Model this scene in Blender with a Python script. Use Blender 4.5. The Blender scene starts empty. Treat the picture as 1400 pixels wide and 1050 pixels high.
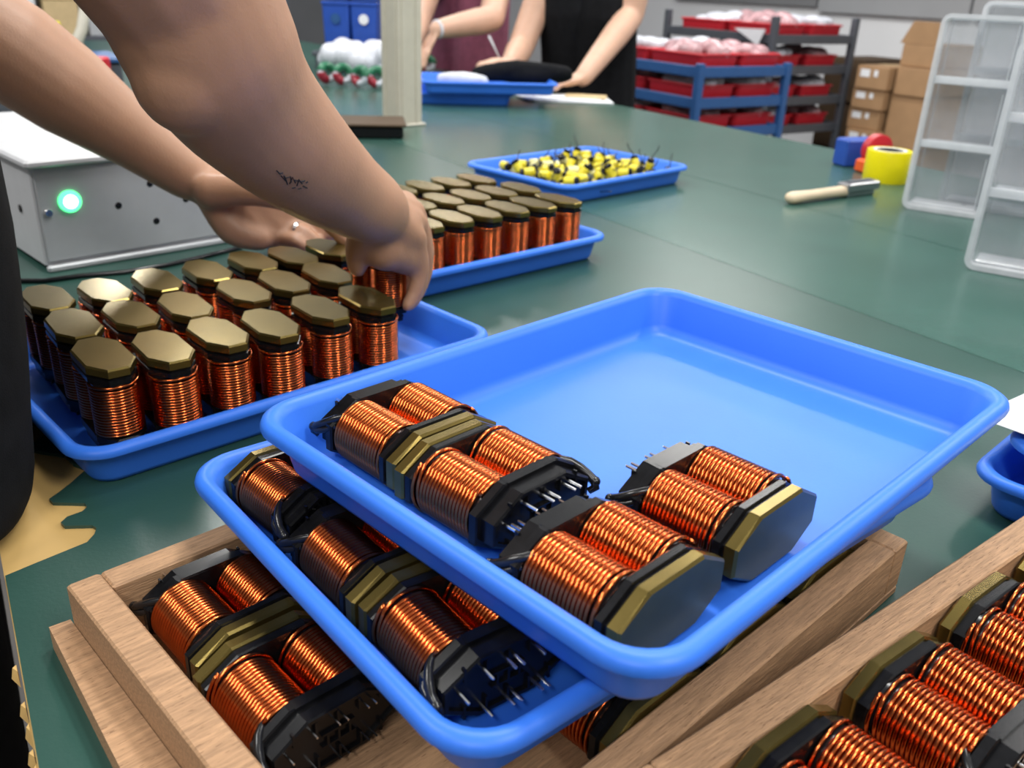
import bpy, bmesh, math, random
from mathutils import Vector, Matrix
random.seed(7)
PI = math.pi
rad = math.radians
SC = bpy.context.scene
COL = SC.collection

# ------------------------------------------------------------------ camera
FPX = 1215.0                      # focal length in pixels of the 1400 px wide frame
PITCH, ROLL, CAMH = rad(24.2), rad(2.4), 0.347      # camera 0.347 m above the table top (z = 0)
_R = Vector((1, 0, 0)); _F = Vector((0, math.cos(PITCH), -math.sin(PITCH))); _U = Vector((0, math.sin(PITCH), math.cos(PITCH)))
CR = _R * math.cos(ROLL) + _U * math.sin(ROLL)
CU = _U * math.cos(ROLL) - _R * math.sin(ROLL)
cam_data = bpy.data.cameras.new('camera')
cam_data.sensor_width = 36.0
cam_data.lens = 36.0 * FPX / 1400.0
cam_data.clip_start = 0.02
cam_data.clip_end = 60
cam_data.dof.use_dof = True
cam_data.dof.focus_distance = 0.53
cam_data.dof.aperture_fstop = 11.0
cam = bpy.data.objects.new('camera', cam_data)
COL.objects.link(cam)
cam.matrix_world = Matrix(((CR.x, CU.x, -_F.x, 0), (CR.y, CU.y, -_F.y, 0), (CR.z, CU.z, -_F.z, CAMH), (0, 0, 0, 1)))
SC.camera = cam

# ------------------------------------------------------------------ world, lights, exposure
world = bpy.data.worlds.new('world')
SC.world = world
world.use_nodes = True
world.node_tree.nodes['Background'].inputs[0].default_value = (0.93, 0.96, 1.0, 1)
world.node_tree.nodes['Background'].inputs[1].default_value = 0.40
SC.view_settings.view_transform = 'Standard'
SC.view_settings.look = 'None'
SC.view_settings.exposure = 0.0
SC.view_settings.gamma = 1.0
SC.view_settings.use_curve_mapping = False

# room axes: the table runs along T, N points across it to the far side
NA = Vector((math.cos(rad(33)), math.sin(rad(33)), 0))
TA = Vector((-math.sin(rad(33)), math.cos(rad(33)), 0))
def RM(n, t, z=0.0): return NA * n + TA * t + Vector((0, 0, z))

CEIL_LIGHTS = [(-0.9, -0.9), (0.6, -0.9), (-0.9, 1.1), (-0.9, 3.2), (0.75, 0.9), (0.75, 3.0), (0.75, 5.2), (2.4, 0.2), (2.4, 2.3), (2.4, 4.4), (3.7, 1.2), (3.7, 3.6)]
LZ = 1.62
for (n_, t_) in CEIL_LIGHTS:
    ld = bpy.data.lights.new('tube_light', 'AREA')
    ld.shape = 'RECTANGLE'; ld.size = 0.16; ld.size_y = 1.2
    ld.energy = 24; ld.color = (1.0, 0.985, 0.95)
    lo = bpy.data.objects.new('tube_light', ld)
    lo.location = RM(n_, t_, LZ - 0.012)
    lo.rotation_euler = (0, 0, rad(33))
    COL.objects.link(lo)

# ------------------------------------------------------------------ projecting helpers (a picture point -> a point on a real plane)
def ray(x, y): return _F + CR * ((x - 700) / FPX) + CU * ((525 - y) / FPX)
CAMP = Vector((0, 0, CAMH))
def at_z(x, y, z=0.0):
    d = ray(x, y); return CAMP + d * ((z - CAMH) / d.z)
def at_d(x, y, d): return CAMP + ray(x, y) * d
def at_n(x, y, n):
    d = ray(x, y); return CAMP + d * (n / d.dot(NA))

# ------------------------------------------------------------------ materials
MATS = {}
def mat(name, col, rough=0.5, metal=0.0, var=0.06, vscale=40.0, bump=0.0, bscale=200.0, coat=0.0, sss=0.0, spec=0.5, stretch=None, emit=None):
    m = bpy.data.materials.new(name); m.use_nodes = True
    nt = m.node_tree; b = nt.nodes['Principled BSDF']
    b.inputs['Roughness'].default_value = rough
    b.inputs['Metallic'].default_value = metal
    b.inputs['Coat Weight'].default_value = coat
    b.inputs['Coat Roughness'].default_value = 0.1
    b.inputs['Specular IOR Level'].default_value = spec
    if sss:
        b.inputs['Subsurface Weight'].default_value = sss
        b.inputs['Subsurface Radius'].default_value = (0.02, 0.008, 0.004)
        b.inputs['Subsurface Scale'].default_value = 0.3
    tc = nt.nodes.new('ShaderNodeTexCoord')
    mp = nt.nodes.new('ShaderNodeMapping')
    if stretch: mp.inputs['Scale'].default_value = stretch
    nt.links.new(tc.outputs['Object'], mp.inputs['Vector'])
    nz = nt.nodes.new('ShaderNodeTexNoise'); nz.inputs['Scale'].default_value = vscale; nz.inputs['Detail'].default_value = 4
    nt.links.new(mp.outputs[0], nz.inputs['Vector'])
    rp = nt.nodes.new('ShaderNodeValToRGB')
    rp.color_ramp.elements[0].position = 0.3; rp.color_ramp.elements[1].position = 0.7
    rp.color_ramp.elements[0].color = tuple(max(0, c * (1 - var)) for c in col) + (1,)
    rp.color_ramp.elements[1].color = tuple(min(1, c * (1 + var)) for c in col) + (1,)
    nt.links.new(nz.outputs['Fac'], rp.inputs['Fac'])
    nt.links.new(rp.outputs['Color'], b.inputs['Base Color'])
    if bump:
        n2 = nt.nodes.new('ShaderNodeTexNoise'); n2.inputs['Scale'].default_value = bscale; n2.inputs['Detail'].default_value = 3
        nt.links.new(mp.outputs[0], n2.inputs['Vector'])
        bp = nt.nodes.new('ShaderNodeBump'); bp.inputs['Strength'].default_value = bump; bp.inputs['Distance'].default_value = 0.001
        nt.links.new(n2.outputs['Fac'], bp.inputs['Height']); nt.links.new(bp.outputs[0], b.inputs['Normal'])
    if emit:
        b.inputs['Emission Color'].default_value = tuple(emit[0]) + (1,)
        b.inputs['Emission Strength'].default_value = emit[1]
    MATS[name] = m
    return m
mat('blue_plastic', (0.038, 0.185, 0.79), 0.42, spec=0.35, var=0.04, vscale=14, bump=0.05, bscale=500)
mat('blue_bin', (0.02, 0.08, 0.42), 0.4)
mat('copper', (0.60, 0.145, 0.040), 0.20, 1.0, var=0.12, vscale=120)
mat('black_plastic', (0.006, 0.006, 0.007), 0.22, var=0.3, vscale=200, spec=0.28)
mat('black_rubber', (0.010, 0.010, 0.011), 0.22, var=0.3)
mat('gold_cap', (0.215, 0.157, 0.044), 0.24, 0.85, var=0.10, vscale=90)
mat('pin_metal', (0.75, 0.75, 0.76), 0.22, 1.0)
mat('table_mat_shaded', (0.024, 0.071, 0.057), 0.32, var=0.10, vscale=9, bump=0.10, bscale=350)  # darker green holds the shading on the near side of S1
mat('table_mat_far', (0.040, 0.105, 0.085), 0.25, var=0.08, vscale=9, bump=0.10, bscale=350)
mat('table_board', (0.62, 0.40, 0.14), 0.5, var=0.16, vscale=12)
mat('wood', (0.42, 0.245, 0.130), 0.62, var=0.26, vscale=40, bump=0.5, bscale=110, stretch=(1.2, 14, 14))
mat('skin', (0.45, 0.245, 0.150), 0.48, var=0.07, vscale=22, bump=0.22, bscale=420, sss=0.12)
mat('skin_pale', (0.62, 0.38, 0.27), 0.5, var=0.06, vscale=20, sss=0.1)
mat('black_cloth', (0.007, 0.0075, 0.009), 0.9, spec=0.15, var=0.25, vscale=60, bump=0.4, bscale=900)
mat('maroon_cloth', (0.24, 0.065, 0.11), 0.85, var=0.15, vscale=50, bump=0.3, bscale=500)
mat('hair', (0.012, 0.009, 0.008), 0.5, var=0.3)
mat('ink', (0.03, 0.025, 0.03), 0.6)
mat('white_metal', (0.56, 0.57, 0.59), 0.35, var=0.03)
mat('grey_metal', (0.46, 0.48, 0.50), 0.38, 0.1, var=0.03)
mat('green_lamp', (0.10, 0.9, 0.3), 0.3, emit=((0.10, 1.0, 0.32), 2.2))
mat('white_lamp', (0.8, 1.0, 0.85), 0.3, emit=((0.75, 1.0, 0.85), 3.0))
mat('cream_metal', (0.55, 0.52, 0.43), 0.4, var=0.04)
mat('yellow', (0.74, 0.62, 0.025), 0.35, var=0.08)
mat('tape_yellow', (0.90, 0.76, 0.0), 0.3, var=0.04)
mat('pale_yellow', (0.78, 0.74, 0.35), 0.4, var=0.08)
mat('orange', (0.85, 0.12, 0.02), 0.4)
mat('red', (0.55, 0.018, 0.03), 0.4)
mat('beech', (0.72, 0.58, 0.40), 0.5, var=0.08, vscale=30, stretch=(1, 8, 8))
mat('steel', (0.45, 0.45, 0.46), 0.3, 1.0)
mat('dark_steel', (0.10, 0.11, 0.13), 0.45, 0.4)
mat('blue_steel', (0.018, 0.085, 0.25), 0.45)
mat('cardboard', (0.37, 0.22, 0.11), 0.75, var=0.08, vscale=10, bump=0.1, bscale=120)
mat('dark_cardboard', (0.075, 0.045, 0.022), 0.75, var=0.1, vscale=10)
mat('paper', (0.80, 0.82, 0.85), 0.7, var=0.03)
mat('pink_bag', (0.50, 0.30, 0.32), 0.3, var=0.25, vscale=25, bump=0.5, bscale=60)
mat('white_bag', (0.62, 0.64, 0.70), 0.35, var=0.12, vscale=25, bump=0.4, bscale=60)
mat('green_wire', (0.015, 0.16, 0.075), 0.35, var=0.3, vscale=60)
mat('red_wire', (0.30, 0.012, 0.03), 0.35, var=0.3, vscale=60)
mat('wall', (0.82, 0.83, 0.85), 0.7, var=0.02, vscale=3)
mat('wall_grey', (0.36, 0.37, 0.385), 0.6, var=0.04, vscale=3)
mat('wall_mid', (0.30, 0.30, 0.31), 0.7, var=0.04, vscale=3)
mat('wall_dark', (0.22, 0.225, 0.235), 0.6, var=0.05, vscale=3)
mat('floor', (0.16, 0.15, 0.145), 0.45, var=0.12, vscale=4)
mat('tan_foam', (0.60, 0.45, 0.24), 0.6)
mat('fixture', (0.8, 0.8, 0.8), 0.5)

def clear_plastic(name, fac, tint, rough):
    m = bpy.data.materials.new(name); m.use_nodes = True
    nt = m.node_tree; b = nt.nodes['Principled BSDF']; out = nt.nodes['Material Output']
    b.inputs['Base Color'].default_value = tint + (1,); b.inputs['Roughness'].default_value = rough
    tr = nt.nodes.new('ShaderNodeBsdfTransparent'); tr.inputs[0].default_value = (0.93, 0.94, 0.95, 1)
    mx = nt.nodes.new('ShaderNodeMixShader')
    nz = nt.nodes.new('ShaderNodeTexNoise'); nz.inputs['Scale'].default_value = 30
    tc = nt.nodes.new('ShaderNodeTexCoord'); nt.links.new(tc.outputs['Object'], nz.inputs['Vector'])
    rg = nt.nodes.new('ShaderNodeMapRange'); rg.inputs[3].default_value = fac * 0.7; rg.inputs[4].default_value = fac * 1.3
    nt.links.new(nz.outputs['Fac'], rg.inputs[0]); nt.links.new(rg.outputs[0], mx.inputs[0])
    nt.links.new(tr.outputs[0], mx.inputs[1]); nt.links.new(b.outputs[0], mx.inputs[2]); nt.links.new(mx.outputs[0], out.inputs[0])
    MATS[name] = m
clear_plastic('clear_plastic', 0.30, (0.62, 0.64, 0.66), 0.12)
clear_plastic('clear_edge', 0.50, (0.78, 0.80, 0.83), 0.10)

def flecks(name):
    m = MATS[name]; nt = m.node_tree; b = nt.nodes['Principled BSDF']; src = b.inputs['Base Color'].links[0].from_socket
    tc = nt.nodes.new('ShaderNodeTexCoord'); mp = nt.nodes.new('ShaderNodeMapping'); mp.inputs['Scale'].default_value = (170, 1500, 1500)
    nt.links.new(tc.outputs['Object'], mp.inputs['Vector'])
    nz = nt.nodes.new('ShaderNodeTexNoise'); nz.inputs['Scale'].default_value = 1.0; nz.inputs['Detail'].default_value = 2; nt.links.new(mp.outputs[0], nz.inputs['Vector'])
    rp = nt.nodes.new('ShaderNodeValToRGB'); rp.color_ramp.elements[0].position = 0.61; rp.color_ramp.elements[1].position = 0.74
    nt.links.new(nz.outputs['Fac'], rp.inputs['Fac'])
    mx = nt.nodes.new('ShaderNodeMix'); mx.data_type = 'RGBA'; mx.inputs[7].default_value = (0.17, 0.085, 0.04, 1)
    nt.links.new(rp.outputs['Color'], mx.inputs[0]); nt.links.new(src, mx.inputs[6]); nt.links.new(mx.outputs[2], b.inputs['Base Color'])
flecks('wood')

# ------------------------------------------------------------------ mesh helpers
class MB:
    def __init__(s): s.v = []; s.f = []
    def add(s, vs, fs):
        o = len(s.v); s.v += [tuple(v) for v in vs]; s.f += [tuple(i + o for i in f) for f in fs]; return s
    def box(s, c, d, M=None):
        x, y, z = c; a, b, h = d[0] / 2, d[1] / 2, d[2] / 2
        vs = [Vector((x + i * a, y + j * b, z + k * h)) for k in (-1, 1) for j in (-1, 1) for i in (-1, 1)]
        if M: vs = [M @ v for v in vs]
        return s.add(vs, [(0, 2, 3, 1), (4, 5, 7, 6), (0, 1, 5, 4), (2, 6, 7, 3), (0, 4, 6, 2), (1, 3, 7, 5)])
    def cbox(s, c, d, r=0.002, M=None):           # box with chamfered edges along z and softened top
        x, y, z = c; a, b, h = d[0] / 2, d[1] / 2, d[2] / 2
        def oct_(a, b, c_): return [(a - c_, -b), (a, -b + c_), (a, b - c_), (a - c_, b), (-a + c_, b), (-a, b - c_), (-a, -b + c_), (-a + c_, -b)]
        loops = [(oct_(a - r, b - r, r), -h), (oct_(a, b, r), -h + r), (oct_(a, b, r), h - r), (oct_(a - r, b - r, r), h)]
        return s.loft([[Vector((x + p[0], y + p[1], z + zz)) for p in L] for L, zz in loops], M=M)
    def loft(s, loops, cap0=True, cap1=True, M=None):
        n = len(loops[0]); vs = [M @ Vector(p) if M else p for L in loops for p in L]; fs = []
        for k in range(len(loops) - 1):
            for i in range(n):
                j = (i + 1) % n; fs.append((k * n + i, k * n + j, (k + 1) * n + j, (k + 1) * n + i))
        if cap0: fs.append(tuple(range(n - 1, -1, -1)))
        if cap1: fs.append(tuple((len(loops) - 1) * n + i for i in range(n)))
        return s.add(vs, fs)
    def tube(s, pts, r, n=8, cap=True):
        pts = [Vector(p) for p in pts]; rs = r if isinstance(r, (list, tuple)) else [r] * len(pts)
        loops = []; up = None
        for i, p in enumerate(pts):
            d = (pts[min(i + 1, len(pts) - 1)] - pts[max(i - 1, 0)]).normalized()
            if up is None: up = d.orthogonal().normalized()
            up = (up - d * up.dot(d)).normalized(); w = d.cross(up)
            loops.append([p + (up * math.cos(2 * PI * k / n) + w * math.sin(2 * PI * k / n)) * rs[i] for k in range(n)])
        return s.loft(loops, cap, cap)
    def lathe(s, prof, n=32, M=None):
        loops = [[Vector((r * math.cos(2 * PI * k / n), r * math.sin(2 * PI * k / n), z)) for k in range(n)] for r, z in prof]
        return s.loft(loops, True, True, M)
    def sphere(s, c, r, n=12, sc=(1, 1, 1), M=None):
        c = Vector(c); loops = []
        for i in range(1, n // 2 + 3):
            ph = -PI / 2 + PI * (i - 0.5) / (n // 2 + 2)
            loops.append([c + Vector((r * sc[0] * math.cos(ph) * math.cos(2 * PI * k / n), r * sc[1] * math.cos(ph) * math.sin(2 * PI * k / n), r * sc[2] * math.sin(ph))) for k in range(n)])
        return s.loft(loops, True, True, M)
    def mesh(s, name, m, smooth=False, angle=35):
        me = bpy.data.meshes.new(name); me.from_pydata(s.v, [], s.f)
        bm = bmesh.new(); bm.from_mesh(me); bmesh.ops.recalc_face_normals(bm, faces=bm.faces); bm.to_mesh(me); bm.free()
        me.materials.append(MATS[m])
        if smooth:
            me.shade_smooth()
            if angle: me.set_sharp_from_angle(angle=rad(angle))
        me.update(); return me
    def build(s, name, m, parent=None, smooth=False, angle=35):
        return put(name, s.mesh(name, m, smooth, angle), parent)
def put(name, me, parent=None, M=None):
    o = bpy.data.objects.new(name, me); COL.objects.link(o)
    if parent: o.parent = parent
    if M is not None: o.matrix_local = M
    return o
def tag(o, label, cat=None, group=None, kind=None):
    o['label'] = label
    if cat: o['category'] = cat
    if group: o['group'] = group
    if kind: o['kind'] = kind
    return o
def empty(name, M=None):
    e = bpy.data.objects.new(name, None); e.empty_display_size = 0.02; COL.objects.link(e)
    if M is not None: e.matrix_world = M
    return e
def kids(o): return [c for c in COL.objects if c.parent == o]
def struct(o, label=None):
    o['kind'] = 'structure'
    if label: o['label'] = label
    return o
def frame(x, y, o):
    z = x.cross(y); return Matrix(((x.x, y.x, z.x, o.x), (x.y, y.y, z.y, o.y), (x.z, y.z, z.z, o.z), (0, 0, 0, 1)))
def rotz(a, o=Vector((0, 0, 0))): return Matrix.Translation(o) @ Matrix.Rotation(a, 4, 'Z')
RMAT = rotz(rad(33))            # local x = N, local y = T

# ------------------------------------------------------------------ setting
FZ = -0.75
fl = MB().box((0, 0, FZ - 0.05), (16, 18, 0.1), rotz(rad(33), RM(2, 5))).build('floor', 'floor'); struct(fl, 'dark grey workshop floor')
WN = 5.25
wall = MB().box((WN + 0.05, 4.0, 0.72), (0.1, 16, 2.94), RMAT).build('wall_right', 'wall'); struct(wall, 'white painted wall behind the racks')
# grey panels on the upper wall: their lower edge is seen at the top of the picture
pz = at_n(1260, 24, WN).z
def t_of(x, y, n): return at_n(x, y, n).dot(TA)
ta, tb, tc_, td = t_of(1400, 28, WN), t_of(1122, 14, WN), t_of(925, 12, WN), -3.5
for (a, b, mm, dz) in ((td, ta + 0.3, 'wall_grey', 0.0), (ta + 0.31, tb, 'wall_grey', 0.0), (tb + 0.01, tc_, 'wall_dark', 0.03)):
    p = MB().box((WN - 0.02, (a + b) / 2, (pz + dz + 2.19) / 2), (0.04, b - a - 0.01, 2.19 - pz - dz), RMAT).build('wall_panel', mm, wall)
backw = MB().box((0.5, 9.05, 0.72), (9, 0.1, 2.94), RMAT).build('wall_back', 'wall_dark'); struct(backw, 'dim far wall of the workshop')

MB().box((-2.6, 3.0, 0.72), (0.1, 12, 2.94), RMAT).build('wall_left', 'wall_mid')  # this wall and the next: unseen, added to darken the camera side
MB().box((1.5, -2.6, 0.72), (9, 0.1, 2.94), RMAT).build('wall_front', 'wall_mid')
struct(bpy.data.objects['wall_left'], 'unseen grey wall added behind the worker'); struct(bpy.data.objects['wall_front'], 'unseen grey wall added behind the viewer')

# ceiling lamps (fixture housings around the lights)
for i, (n_, t_) in enumerate(CEIL_LIGHTS):
    e = empty('ceiling_lamp', rotz(rad(33), RM(n_, t_, LZ)))
    MB().cbox((0, 0, 0.025), (0.2, 1.24, 0.05), 0.006).build('lamp_housing', 'fixture', e)
    for sx in (-1, 1): MB().tube([(0, sx * 0.5, 0.05), (0, sx * 0.5, 0.55)], 0.004).build('suspension_rod', 'steel', e)
    tag(e, 'long white tube lamp hanging above the workshop benches', 'lamp', 'ceiling tube lamps')

# ------------------------------------------------------------------ work table: board, green mats, legs
NL, NR = -0.0146, 1.91
TB0, TB1 = -0.6, 5.3
table = empty('work_table', rotz(rad(33), RM(0, 0, FZ)))
tag(table, 'long wide workbench covered in dark green rubber mats', 'table')
H = -FZ
MB().box(((NL + NR) / 2 - 0.001, (TB0 + TB1) / 2, H - 0.019), (NR - NL, TB1 - TB0, 0.033)).build('board', 'table_board', table)
def pxnt(x, y, z=0.0):
    p = at_z(x, y, z); return (p.dot(NA), p.dot(TA))
S1 = (pxnt(839, 296)[0] + pxnt(1207, 450)[0]) / 2
S2 = (pxnt(946, 240)[0] + pxnt(1310, 343)[0]) / 2
jag = [(7, 787), (60, 765), (119, 741), (129, 730), (132, 722), (126, 718), (88, 719), (83, 714), (92, 706), (112, 699), (119, 693), (116, 688), (72, 687), (67, 682), (80, 673), (98, 659), (118, 641), (100, 634), (88, 622), (60, 618), (42, 615), (40, 609), (58, 596), (72, 586), (52, 580), (36, 577), (34, 569), (48, 562), (40, 556), (30, 553), (24, 540)]
# green mat by the worker: outline with the torn edge, edge at S1; the shading there is put into its colour
out = [(NL, TB0), (S1 - 0.0006, TB0), (S1 - 0.0006, TB1), (NL, TB1), (NL, pxnt(24, 540)[1] + 0.25), (0.006, pxnt(24, 540)[1] + 0.12)]
out += [pxnt(*p) for p in reversed(jag)]
def prism(poly, z0, z1, name, m, parent):
    bm = bmesh.new(); vs = [bm.verts.new((x, y, z0)) for x, y in poly]; f = bm.faces.new(vs)
    r = bmesh.ops.extrude_face_region(bm, geom=bm.faces[:]); bmesh.ops.translate(bm, verts=[g for g in r['geom'] if isinstance(g, bmesh.types.BMVert)], vec=(0, 0, z1 - z0))
    bmesh.ops.recalc_face_normals(bm, faces=bm.faces)
    me = bpy.data.meshes.new(name); bm.to_mesh(me); bm.free(); me.materials.append(MATS[m]); return put(name, me, parent)
tag(prism(out, H - 0.0025, H, 'rubber_mat', 'table_mat_shaded', table), 'dark green mat with a torn edge over the tan board')
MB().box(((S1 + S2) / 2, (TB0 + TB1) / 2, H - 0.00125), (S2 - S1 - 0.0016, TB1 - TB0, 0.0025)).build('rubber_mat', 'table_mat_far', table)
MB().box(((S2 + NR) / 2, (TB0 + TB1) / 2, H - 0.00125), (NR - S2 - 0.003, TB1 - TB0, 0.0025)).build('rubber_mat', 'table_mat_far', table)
for (a, b) in ((0.06, TB0 + 0.1), (0.06, TB1 - 0.1), (NR - 0.06, TB0 + 0.1), (NR - 0.06, TB1 - 0.1), (NR - 0.06, 2.3)):
    MB().box((a, b, (H - 0.036) / 2), (0.05, 0.05, H - 0.036)).build('leg', 'dark_steel', table)
# splinters of the chipped table edge
for k, (x, y) in enumerate([(42, 955), (50, 985), (54, 1020), (60, 1042), (30, 905)]):
    n, t = pxnt(x, y); d = 0.006 + 0.003 * (k % 2)
    MB().loft([[Vector((n - 0.003, t - d, H - 0.012)), Vector((n - 0.0065, t, H - 0.009)), Vector((n - 0.003, t + d, H - 0.012))], [Vector((n - 0.003, t - d * 0.5, H - 0.003)), Vector((n - 0.0050, t, H - 0.002)), Vector((n - 0.003, t + d * 0.5, H - 0.003))]]).build('splinter', 'table_board', table)

# ------------------------------------------------------------------ trays
def rrect(a, b, r, n=8):
    pts = []
    for cx, cy, s in ((a - r, b - r, 0), (-a + r, b - r, 1), (-a + r, -b + r, 2), (a - r, -b + r, 3)):
        for k in range(n + 1):
            t = (s + k / n) * PI / 2; pts.append((cx + r * math.cos(t), cy + r * math.sin(t)))
    return pts
def tray_mesh(L, W, Hh, name='tray', m='blue_plastic', lip=0.010, slope=0.006, th=0.0025, R=0.030):
    # profile: (inset from the rim's outer edge, z) from the middle of the underside outwards, over the rim and down inside
    prof = [(lip + slope + 0.008, 0), (lip + slope + 0.002, 0.0012), (lip + slope - 0.0005, 0.005), (lip - 0.0002, Hh - 0.0075), (lip * 0.30, Hh - 0.0085), (0.0005, Hh - 0.0075), (0, Hh - 0.005), (0.0010, Hh - 0.0022), (0.0035, Hh - 0.0004), (0.006, Hh), (lip - 0.001, Hh - 0.0012), (lip + 0.0016, Hh - 0.005),
            (lip + slope + th - 0.001, th + 0.008), (lip + slope + th + 0.002, th + 0.002), (lip + slope + th + 0.008, th)]
    mb = MB(); loops = []
    for d, z in prof:
        loops.append([Vector((x, y, z)) for x, y in rrect(L / 2 - d, W / 2 - d, max(0.006, R - d * 0.75))])
    mb.loft(loops, True, True)
    return mb.mesh(name, m, True, 50)
TH = 0.037
def tray(cx, cy, z, rot, L, W, label, group=None, Hh=TH, name='plastic_tray', m='blue_plastic', cat='tray', tilt=None):
    M = rotz(rad(rot), Vector((cx, cy, z)))
    if tilt: M = M @ tilt
    o = put(name, tray_mesh(L, W, Hh, m=m), None, M)
    tag(o, label, cat, group); return M
TG = 'blue plastic trays'
T1 = tray(-0.259, 0.777, 0.0, 44.5, 0.40, 0.295, 'blue tray under the hands holding three rows of upright coils', TG)
T2 = tray(-0.115, 1.185, 0.0, 43, 0.40, 0.295, 'blue tray of upright coils just beyond the reaching hand', TG)
T3 = tray(0.112, 1.742, 0.0, 45, 0.365, 0.275, 'blue tray filled with small yellow and black components', TG)
ZB, ZC = 0.0458, 0.0880
TBm = tray(0.040, 0.469, ZB, 40.5, 0.376, 0.283, 'blue tray lying on the wooden frame under the top tray', TG)
TCm = tray(0.086, 0.478, ZC, 45.5, 0.384, 0.289, 'topmost blue tray in front, mostly empty with four lying coils', TG)

# ------------------------------------------------------------------ inductors
CA, CB, CX, CY = 0.0374, 0.0184, 0.0182, 0.0106
def octo(a, b, cx, cy, z): return [Vector(p + (z,)) for p in ((a - cx, -b), (a, -b + cy), (a, b - cy), (a - cx, b), (-a + cx, b), (-a, b - cy), (-a, -b + cy), (-a + cx, -b))]
def octs(steps, name, m):
    mb = MB(); mb.loft([octo(CA - d, CB - d, CX - d * 0.5, CY - d * 0.5, z) for d, z in steps]); return mb.mesh(name, m)
IL = 0.072
COIL_X, COIL_R = 0.0187, 0.0172
def coil_mesh(turns, seg, ns):
    mb = MB(); pts = []; wr = 0.00114; z0, z1 = 0.0155, 0.0575; pitch = (z1 - z0) / (turns + 0.5)
    N = int(turns * seg)
    loops = []
    for i in range(N + 1):
        a = 2 * PI * i / seg; tn = i / seg
        z = z0 + pitch * tn + (pitch * 0.55 * min(1, max(0, (tn - (turns - 1.15)) / 0.15)))
        rr = COIL_R + (0.0006 if tn > turns - 1.05 else 0)
        c = Vector((math.cos(a), math.sin(a), 0))
        loops.append([c * (rr + wr * 1.0 * math.cos(2 * PI * k / ns)) + Vector((0, 0, z + wr * math.sin(2 * PI * k / ns))) for k in range(ns)])
    mb.loft(loops)
    return mb.mesh('coil', 'copper', True, None)
me_coil = coil_mesh(17, 36, 8)
me_cap = octs([(0.0012, 0.0645), (0, 0.0655), (0, 0.0707), (0.0013, 0.0720)], 'gold_cap', 'gold_cap')
mb = MB(); mb.loft([octo(CA - d, CB - d, CX, CY, z) for d, z in ((0.004, 0.0575), (0.0008, 0.0580), (0.0002, 0.0590), (0.0002, 0.0625), (0.0018, 0.0632), (0.0018, 0.0647))])
me_collar = mb.mesh('collar', 'black_plastic')
mb = MB(); mb.loft([octo(CA + 0.0004 - d, CB + 0.0004 - d, CX, CY, z) for d, z in ((0.0008, 0.0090), (0, 0.0096), (0, 0.0140), (0.0010, 0.0150))])
for s in (-1, 1):                      # clip bars across the flange
    mb.box((0, s * (CB - 0.0006), 0.0118), (0.034, 0.0022, 0.0062))
me_flange = mb.mesh('flange', 'black_plastic')
# pin housing: plate, perimeter wall, ribs
mb = MB(); w_ = 0.0026; a_, b_ = CA - 0.0030, CB - 0.0016
mb.loft([octo(a_ - 0.001, b_ - 0.001, CX, CY, 0.0016), octo(a_ - 0.001, b_ - 0.001, CX, CY, 0.0092)])
mb.loft([octo(a_, b_, CX, CY, 0.0094), octo(a_, b_, CX, CY, 0.0008), octo(a_ - 0.0008, b_ - 0.0008, CX, CY, 0.0), octo(a_ - w_, b_ - w_, CX - 0.001, CY - 0.001, 0.0), octo(a_ - w_, b_ - w_, CX - 0.001, CY - 0.001, 0.0020)], False, False)
for x in (-0.0235, -0.0118, 0, 0.0118, 0.0235):
    for y in (-0.0105, 0.0105): mb.box((x, y, 0.0010), (0.0012, 0.0070, 0.0024))
for x in (-0.006, 0, 0.006): mb.box((x, 0, 0.0010), (0.0012, 0.0060, 0.0022))
for y in (-0.0035, 0.0035): mb.box((0, y, 0.0010), (0.018, 0.0010, 0.0022))
me_house = mb.mesh('pin_housing', 'black_plastic')
mb = MB(); mb.tube([(0, 0, -0.0085), (0, 0, -0.0080), (0, 0, 0.004)], [0.0005, 0.00085, 0.0009], 7); me_pinl = mb.mesh('pin', 'pin_metal', True, 40)
mb = MB(); mb.tube([(0, 0, -0.0052), (0, 0, 0.006)], [0.00055, 0.00065], 6); me_pin = mb.mesh('pin', 'pin_metal', True, 40)
mb = MB()
for s in (-1, 1): mb.lathe([(0.0160, 0.0145), (0.0160, 0.0585)], 20, Matrix.Translation((s * COIL_X, 0, 0)))
me_core = mb.mesh('bobbin', 'black_rubber', True, 40)
def lead_mesh(s):
    mb = MB()
    p = [(s * 0.0285, 0.0125, 0.0175), (s * 0.0335, 0.0105, 0.0130), (s * 0.0365, 0.0075, 0.0085), (s * 0.0382, 0.0050, 0.0040), (s * 0.0386, 0.0025, 0.0000), (s * 0.0378, -0.0005, -0.0020), (s * 0.0360, -0.0030, 0.0006)]
    mb.tube(p, [0.0018, 0.0023, 0.0026, 0.0023, 0.0027, 0.0025, 0.0020], 8)
    p2 = [(s * 0.0340, 0.0070, 0.0150), (s * 0.0385, 0.0040, 0.0095), (s * 0.0392, 0.0015, 0.0040), (s * 0.0388, 0.0020, -0.0006)]
    mb.tube(p2, [0.0016, 0.0019, 0.0019, 0.0021], 7)
    mb.sphere((s * 0.0386, 0.0022, -0.0008), 0.0030, 8)
    return mb.mesh('lead', 'black_rubber', True, 60)
me_lead = [lead_mesh(1), lead_mesh(-1)]
PINS = [(x, y) for y in (-0.0105, 0.0105) for x in (-0.0178, -0.0135, -0.002, 0.0025, 0.0145)] + [(0.0270, 0.0035)]
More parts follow.
